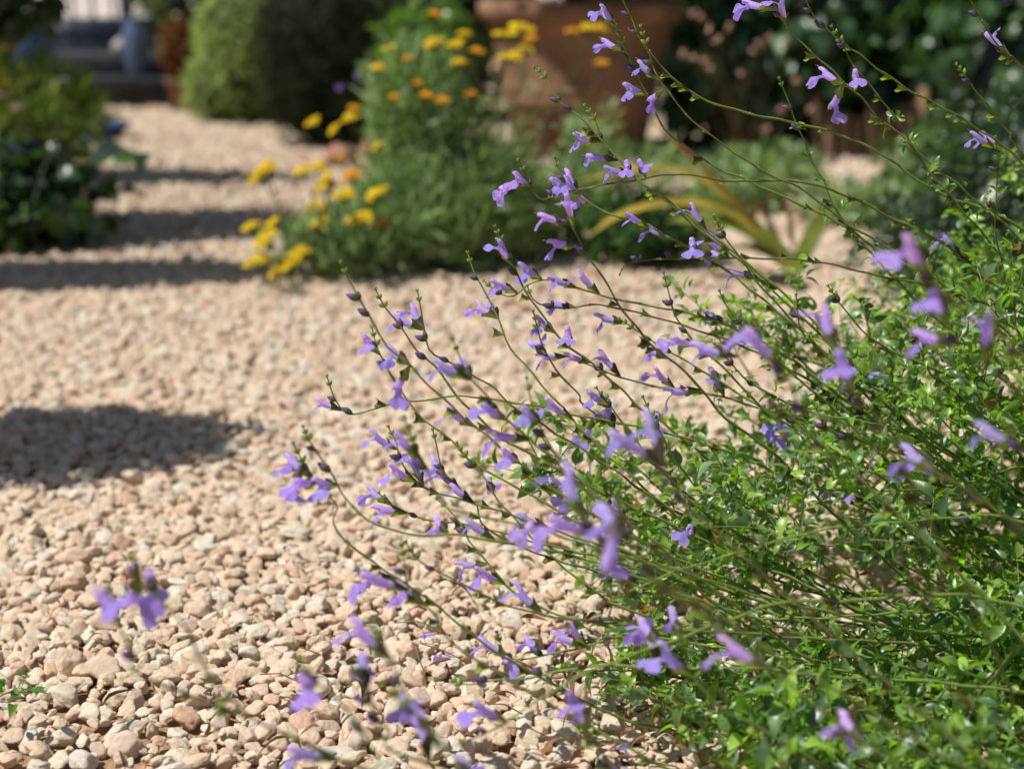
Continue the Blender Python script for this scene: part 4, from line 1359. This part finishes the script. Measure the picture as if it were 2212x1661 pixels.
c = G(2110, 690) + np.array([0.0, 0.25, 0])
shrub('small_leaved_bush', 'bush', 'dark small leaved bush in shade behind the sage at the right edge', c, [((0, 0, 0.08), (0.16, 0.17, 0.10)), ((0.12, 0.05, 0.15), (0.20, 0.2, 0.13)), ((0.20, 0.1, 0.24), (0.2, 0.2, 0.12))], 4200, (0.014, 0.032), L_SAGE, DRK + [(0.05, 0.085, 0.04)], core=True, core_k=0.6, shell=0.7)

# --- wooden edging
c = G(1925, 335)
we = empty('log_edging', c, 'row of short upright wooden posts edging the shaded bed', 'log edging')
r_ = random.Random(77)
for i in range(12):
    x = -0.24 + i * 0.043
    h = 0.18 + r_.uniform(-0.06, 0.03)
    rad = r_.uniform(0.018, 0.022)
    mb = MB()
    lathe(mb, [(rad, -0.03), (rad * 1.02, h * 0.5), (rad, h - 0.004), (rad * 0.85, h), (0.001, h + 0.001)], np.array((0.30, 0.19, 0.115)) * r_.uniform(0.5, 1.25), seg=12, wob=0.06, c=(x, r_.uniform(-.008, .008) + 0.06 * (i / 11) ** 2, 0))
    link('post', mb.mesh('edging_post', [M_WOOD]), we)

herb(G(1690, 415) + [0, 0, 0], [((0, 0, 0.04), (0.12, 0.08, 0.08))], 700, 'small silvery herb on the gravel before the dried flower stems', GRY, 6)
herb(G(2010, 430) + [0, 0, 0], [((0, 0, 0.06), (0.15, 0.10, 0.11))], 1100, 'green herb tuft before the right end of the wooden edging', GRN + GRY, 7)

# --- tall broad leaved shrubs at the back right
BACK = [(5.5, 1660, 'broad leaved dark green shrub right of the large planter', 0.29), (5.75, 1850, 'broad leaved shrub with hanging leaves above the wooden edging', 0.40), (5.7, 2060, 'tall dark broad leaved shrub behind the right end of the wooden edging', 0.42), (5.2, 2260, 'dense leafy shrub at the top right corner', 0.36)]
for k, (d, px, lab, rw) in enumerate(BACK):
    x = P(px, 100, d)[0]
    lob = [((-0.12, -0.24, 0.22), (rw * 0.7, 0.16, 0.22)), ((0.14, -0.26, 0.36), (rw * 0.6, 0.15, 0.22)), ((0, 0, 0.42), (rw, 0.28, 0.30)), ((0.08, 0.05, 0.85), (rw * 1.1, 0.3, 0.40)), ((-0.1, 0.1, 1.15), (rw, 0.3, 0.3))]
    shrub('broadleaf_shrub', 'shrub', lab, (x, d + 0.25, 0), lob, 3400, (0.045, 0.105), L_BROAD, DRK + [(0.06, 0.13, 0.045), (0.12, 0.22, 0.09), (0.035, 0.085, 0.026)], core=True, core_k=0.74, group='broad leaved shrubs along the back right', droop=0.9, up=0.25, zn=0.7, shell=0.75, trunk_r=0.02, ntip=10)  # palest leaf colour stands in for bright highlights on the dark foliage
# dried flower stems
c = G(1600, 372)
dp = empty('dried_flower_plant', c, 'dried stems with pinkish beige seed heads in front of the dark shrubs', 'plant')
r_ = random.Random(5)
for (x, y) in ((1494, 33), (1515, 42), (1530, 65), (1548, 85), (1478, 118), (1498, 124), (1520, 128), (1535, 150), (1660, 82), (1640, 95), (1625, 110), (1700, 90), (1720, 175), (1600, 160), (1575, 60), (1690, 240), (1655, 278), (1750, 235)):
    tip = P(x, y, 4.25 + r_.uniform(-.1, .1))
    b = c + np.array([r_.uniform(-.05, .05), r_.uniform(-.05, .05), 0])
    pts = catmull(np.array([b, b * 0.5 + tip * 0.5 + [0, 0, .03], tip]), 0.03)
    mb = MB()
    tube(mb, pts, np.linspace(0.0022, 0.001, len(pts)), (0.16, 0.12, 0.06), sides=5)
    st = link('stem', mb.mesh('dried_stem', [M_DRY], offset=c), dp)
    mb = MB()
    for q in range(9):
        ellipsoid(mb, tip + np.array([r_.gauss(0, .004), r_.gauss(0, .004), r_.gauss(0, .004)]), (0.0045, 0.0045, 0.004), np.array((0.62, 0.40, 0.30)) * r_.uniform(.7, 1.15), 0, 5, 7)
    link('seed_head', mb.mesh('seed_head', [M_DRY], offset=c), st)

# --- far shrubs behind everything
FAR = [(-1.72, 9.4, 0.36, 'olive green shrub behind the railing, left of the clipped bushes', [(0.10, 0.13, 0.04), (0.07, 0.10, 0.03)]), (-0.9, 9.0, 0.6, 'olive green shrub far behind the light clipped bush', [(0.08, 0.11, 0.035), (0.06, 0.09, 0.03)]),
       (-0.28, 6.7, 0.42, 'dark green shrub far behind the yarrow flowers', DRK + [(0.05, 0.12, 0.03)]), (0.9, 7.6, 0.8, 'dark shrub far behind the large planter', DRK), (2.2, 6.8, 0.8, 'dark shrub far behind the back right shrubs', DRK)]
for x, y, rw, lab, cl in FAR:
    shrub('background_shrub', 'shrub', lab, (x, y, 0), [((0, 0, 0.4), (rw * 0.9, 0.4, 0.42)), ((0.1, 0.1, 1.0), (rw, 0.45, 0.5))], 2600, (0.03, 0.08), L_BROAD, cl, core=True, core_k=0.75, group='shrubs far behind the beds', shell=0.7, droop=0.3)

# --- plants on the left
c = G(110, 400)
shrub('feathery_shrub', 'shrub', 'yellow green feathery shrub in sun at the left edge', c + [-0.05, 0.05, 0], [((0, 0, 0.17), (0.16, 0.14, 0.16)), ((-0.14, 0, 0.20), (0.16, 0.14, 0.16)), ((0.10, 0, 0.16), (0.10, 0.1, 0.14))], 2600, (0.04, 0.085), L_NEEDLE, LIM, fmat=M_DULL, shell=0.4, droop=-1.0, outward=0.35, trunk_r=0.005, ntip=14)
c = G(60, 560)
shrub('ivy_plant', 'plant', 'dark glossy broad leaved plant in shade at the left edge', c + [-0.12, 0.12, 0], [((0.05, 0.05, 0.06), (0.14, 0.12, 0.09)), ((0.0, 0.1, 0.14), (0.17, 0.14, 0.09)), ((-0.05, 0.0, 0.08), (0.12, 0.12, 0.12)), ((0.10, 0.08, 0.10), (0.15, 0.1, 0.08))], 480, (0.04, 0.075), L_BROAD, DRK + [(0.045, 0.095, 0.03), (0.09, 0.17, 0.03), (0.06, 0.10, 0.07)], core=True, core_k=0.8, shell=0.8, droop=0.2, trunk_r=0.006, corecol=(0.006, 0.012, 0.005))
# trailing runner with single leaves hanging over the path
mb = MB()
c2 = G(60, 560) + np.array([-0.1, 0.1, 0])
tr = empty('trailing_vine', c2, 'thin vine trailing over the gravel with a few single broad leaves', 'vine')
lf = [(172, 300, 0.055), (238, 322, 0.075), (268, 345, 0.06), (300, 350, 0.06), (330, 385, 0.055), (222, 340, 0.04), (175, 420, 0.05), (130, 455, 0.075), (195, 478, 0.06), (265, 464, 0.06), (215, 490, 0.05), (120, 480, 0.06), (150, 330, 0.05), (190, 305, 0.035)]
runner = catmull(np.array([P(60, 480, 3.45), P(110, 330, 3.6), P(180, 290, 3.65), P(250, 310, 3.65), P(310, 350, 3.62), P(338, 400, 3.6)]), 0.02)
tube(mb, runner, 0.0022, (0.05, 0.06, 0.03), 0, 5)
run2 = catmull(np.array([P(60, 500, 3.4), P(110, 450, 3.42), P(190, 470, 3.42), P(270, 475, 3.45)]), 0.02)
tube(mb, run2, 0.002, (0.05, 0.06, 0.03), 0, 5)
link('runner', mb.mesh('vine_runner', [M_STEM], offset=c2), tr)
for k, (x, y, s) in enumerate(lf):
    p = P(x, y, 3.58 if y < 400 else 3.42)
    allp = np.vstack([runner, run2])
    q = allp[np.argmin(np.linalg.norm(allp - p, axis=1))]
    mb = MB()
    X = np.array([p - q + rng.normal(0, 0.01, 3) + [0.01, 0, -0.012]])
    Z = np.array([[0.25, -0.7, 0.6]]) + rng.normal(0, 0.4, (1, 3))
    scatter(mb, L_BROAD[k % 2], basis(X, Z), p[None] - X / np.linalg.norm(X) * s * 0.5, np.array([s]), np.array([[(0.03, 0.065, 0.03), (0.07, 0.12, 0.09), (0.08, 0.15, 0.03)][k % 3]]))
    tube(mb, np.array([q, (q + p - X[0] / np.linalg.norm(X) * s * 0.5) / 2, p - X[0] / np.linalg.norm(X) * s * 0.5]), 0.001, (0.05, 0.07, 0.03), 0, 4)
    link('leaf', mb.mesh('vine_leaf', [M_FOL], offset=c2), tr)
# left edge wild flowers
c = G(20, 400) + np.array([0.02, 0.1, 0])
wf = empty('wild_flower', c, 'pink and yellow wild flowers on thin stems at the top left edge', 'flower')
for (x, y, s, cl) in ((28, 100, 0.017, (0.55, 0.33, 0.02)), (36, 233, 0.013, (0.60, 0.42, 0.42)), (140, 172, 0.009, (0.42, 0.30, 0.45)), (12, 180, 0.012, (0.5, 0.3, 0.05)), (8, 205, 0.012, (0.55, 0.35, 0.3))):
    tip = P(x, y, 4.3)
    pts = catmull(np.array([c, c * 0.5 + tip * 0.5 + [0, 0, .02], tip]), 0.03)
    mb = MB()
    tube(mb, pts, 0.0018, (0.12, 0.16, 0.05), 0, 5)
    st = link('stem', mb.mesh('wild_stem', [M_DULL], offset=c), wf)
    mb = MB()
    for q in range(12):
        ellipsoid(mb, tip + rng.normal(0, 1, 3) * s * np.array([0.5, 0.5, 0.22]), (s * .3, s * .3, s * .22), np.array(cl) * rng.uniform(.75, 1.2), 0, 5, 7)
    link('flower_head', mb.mesh('wild_head', [M_YARROW], offset=c), st)
# violet wild flowers among the shade
for k, (x, y, lab) in enumerate(((733, 191, 'single small violet flower in front of the dark round bush'), (776, 164, 'paler violet flower higher up beside the dark round bush'))):
    tip = P(x, y, 3.9)
    c = np.array([tip[0] + 0.03, tip[1], 0])
    o = empty('violet_flower', c, lab, 'flower')
    mb = MB()
    pts = catmull(np.array([c, (c + tip) / 2 + [0.02, 0, 0.02], tip]), 0.03)
    tube(mb, pts, 0.0013, (0.09, 0.12, 0.04), 0, 5)
    link('stem', mb.mesh('violet_stem', [M_DULL], offset=c), o)
    mb = MB()
    for q in range(8):
        ellipsoid(mb, tip + rng.normal(0, 0.004, 3), (0.005, 0.005, 0.004), np.array((0.35, 0.22, 0.55)) * rng.uniform(.8, 1.2), 0, 5, 7)
    link('flower_head', mb.mesh('violet_head', [M_PETAL], offset=c), o)

# --- trees outside and at the left edge that shade the path
shrub('shade_tree', 'tree', 'dark leafy tree hanging into the top left corner', (-1.36, 3.77, 0), [((0, 0, 1.0), (0.30, 0.26, 0.30)), ((0.17, 0.12, 0.60), (0.17, 0.14, 0.19))], 2800, (0.04, 0.075), L_BROAD, DRK, core=False, shell=0.6, trunk_r=0.016, ntip=5)
shrub('shade_tree', 'tree', 'young leafy tree left of the frame, shading the front edge of the path', (-1.34, 3.12, 0), [((0, 0, 1.0), (0.30, 0.13, 0.32)), ((-0.1, 0, 0.8), (0.26, 0.12, 0.2))], 2300, (0.035, 0.06), L_BROAD, DRK, core=True, core_k=0.7, shell=0.6, trunk_r=0.02, ntip=8)
shrub('shade_tree', 'tree', 'slender leafy tree by the left of the path near the steps', (-1.5, 4.66, 0), [((0, 0, 1.0), (0.32, 0.12, 0.30))], 1000, (0.035, 0.06), L_BROAD, DRK, core=True, core_k=0.6, shell=0.6, trunk_r=0.018, ntip=8)
shrub('standard_tree', 'tree', 'small clipped round headed tree left of the frame, shading the gravel', (-1.175, 1.905, 0), [((0, 0, 1.0), (0.25, 0.16, 0.17))], 4200, (0.02, 0.045), L_SAGE, GRN, core=True, core_k=0.85, shell=0.7, trunk_r=0.014, ntip=6)

# --- litter on the gravel
mb = MB()
r_ = random.Random(12)
n = 300
xx, yy = [], []
for i in range(n):
    if i < 240:
        p = G(r_.gauss(1640, 300), r_.uniform(1150, 1760))
    else:
        p = G(r_.uniform(-50, 1500), r_.uniform(900, 1700))
    xx.append(p)
pp = np.array(xx)
pp[:, 2] = 0.012 + np.array([r_.uniform(0, 0.012) for _ in range(n)])
X = rng.normal(0, 1, (n, 3)) * [1, 1, 0.35]
dry = np.array([(0.30, 0.16, 0.08), (0.22, 0.11, 0.06), (0.38, 0.25, 0.14), (0.12, 0.09, 0.05)])[rng.integers(0, 4, n)]
scatter(mb, leaf_template(5, 0.2, 0.6, 0.5, 0.05), basis(X, rng.normal(0, .8, (n, 3)) + [0, 0, 1]), pp, rng.uniform(0.012, 0.03, n), dry)
for i in range(26):
    p = G(r_.gauss(1400, 320), r_.uniform(1350, 1700)) + [0, 0, 0.014]
    a = r_.uniform(0, 6.28)
    L = r_.uniform(0.02, 0.05)
    tube(mb, np.array([p, p + np.array([math.cos(a) * L / 2, math.sin(a) * L / 2, 0.006]), p + np.array([math.cos(a) * L, math.sin(a) * L, r_.uniform(-.004, .012)])]), 0.0006, (0.25, 0.15, 0.08), 0, 5)
tag(link('leaf_litter', mb.mesh('leaf_litter', [M_DRY])), 'dry brown leaf scraps and twigs scattered on the gravel', kind='stuff')
# fallen sage flowers
FALL = [(950, 1365, 'shrivelled fallen violet flower on the gravel near the middle bottom'), (985, 1416, 'fallen violet flower beside a round orange pebble'), (1045, 1250, 'pale fallen flower on the gravel below the arching stems'), (1365, 1600, 'fallen lilac flower lying on the gravel at the bottom edge of the leaves'), (1345, 1690, 'fallen violet flower at the very bottom of the view')]
for k, (x, y, lab) in enumerate(FALL):
    p = G(x, y, 0.016)
    o = link('fallen_flower', FLOWER_VARS[k])
    o.location = tuple(p)
    o.rotation_euler = (r_.uniform(1.2, 2.2), r_.uniform(-.3, .3), r_.uniform(0, 6.28))
    o.scale = (0.75,) * 3
    tag(o, lab, 'fallen flower', 'fallen sage flowers')
# small green weed at the left edge
c = G(8, 1580)
wd = empty('weed_sprig', c, 'small bright green weed sprig among the stones at the left edge', 'weed')
mb = MB()
tube(mb, catmull(np.array([c + [-0.02, 0, 0.01], c + [0.0, 0.005, 0.03], c + [0.03, 0.0, 0.035]]), 0.005), 0.0008, (0.22, 0.12, 0.05), 0, 5)
link('stem', mb.mesh('weed_stem', [M_STEM], offset=c), wd)
for k in range(16):
    mb = MB()
    t = rng.uniform(-0.01, 0.03)
    p = c + np.array([t, rng.normal(0, 0.003), 0.032 + rng.normal(0, 0.005)])
    X = np.array([[rng.normal(0, .7), rng.normal(0, .6), rng.normal(0.2, .8)]])
    scatter(mb, L_SAGE[k % 4], basis(X, np.array([[0, -.3, 1.0]]) + rng.normal(0, .3, (1, 3))), p[None], np.array([rng.uniform(0.010, 0.017)]), np.array([[0.09, 0.19, 0.03]]))
    link('leaf', mb.mesh('weed_leaf', [M_LEAF], offset=c), wd)

# ------------------------------------------------------------------ light, sky, camera
w = bpy.data.worlds.new('World')
scene.world = w
w.use_nodes = True
nt = w.node_tree
bg = nt.nodes['Background']
sky = nt.nodes.new('ShaderNodeTexSky')
sky.sky_type = 'NISHITA'
sky.sun_disc = False
sky.sun_elevation = SUN_EL
sky.sun_rotation = SUN_AZ % (2 * math.pi)
sky.air_density = 1.0
sky.dust_density = 1.2
nt.links.new(sky.outputs[0], bg.inputs[0])
bg.inputs[1].default_value = 0.06

sun = bpy.data.lights.new('sun', 'SUN')
sun.energy = 5.0
sun.angle = R(0.53)
sun.color = (1.0, 0.975, 0.92)
so = bpy.data.objects.new('sun', sun)
COL.objects.link(so)
so.rotation_euler = Vector((-TO_SUN).tolist()).to_track_quat('-Z', 'Y').to_euler()
so.location = (-3, 3, 4)

cam = bpy.data.cameras.new('camera')
cam.lens = 60
cam.sensor_width = 36
cam.clip_start = 0.05
cam.clip_end = 400
cam.dof.use_dof = True
cam.dof.focus_distance = 1.44
cam.dof.aperture_fstop = 60 / 14.6
cam.dof.aperture_blades = 9
co = bpy.data.objects.new('camera', cam)
COL.objects.link(co)
co.location = (0, 0, CAM_H)
co.rotation_euler = (math.pi / 2 - PITCH, 0, 0)
scene.camera = co

scene.view_settings.view_transform = 'Standard'
scene.view_settings.look = 'None'
scene.view_settings.exposure = 0
scene.view_settings.gamma = 1
scene.render.engine = 'CYCLES'
cy = scene.cycles
cy.use_denoising = True
try:
    cy.denoiser = 'OPENIMAGEDENOISE'
    cy.denoising_prefilter = 'ACCURATE'
except Exception:
    pass
cy.max_bounces = 9
cy.diffuse_bounces = 7
cy.transmission_bounces = 4
cy.caustics_reflective = False
cy.caustics_refractive = False
cy.sample_clamp_indirect = 6
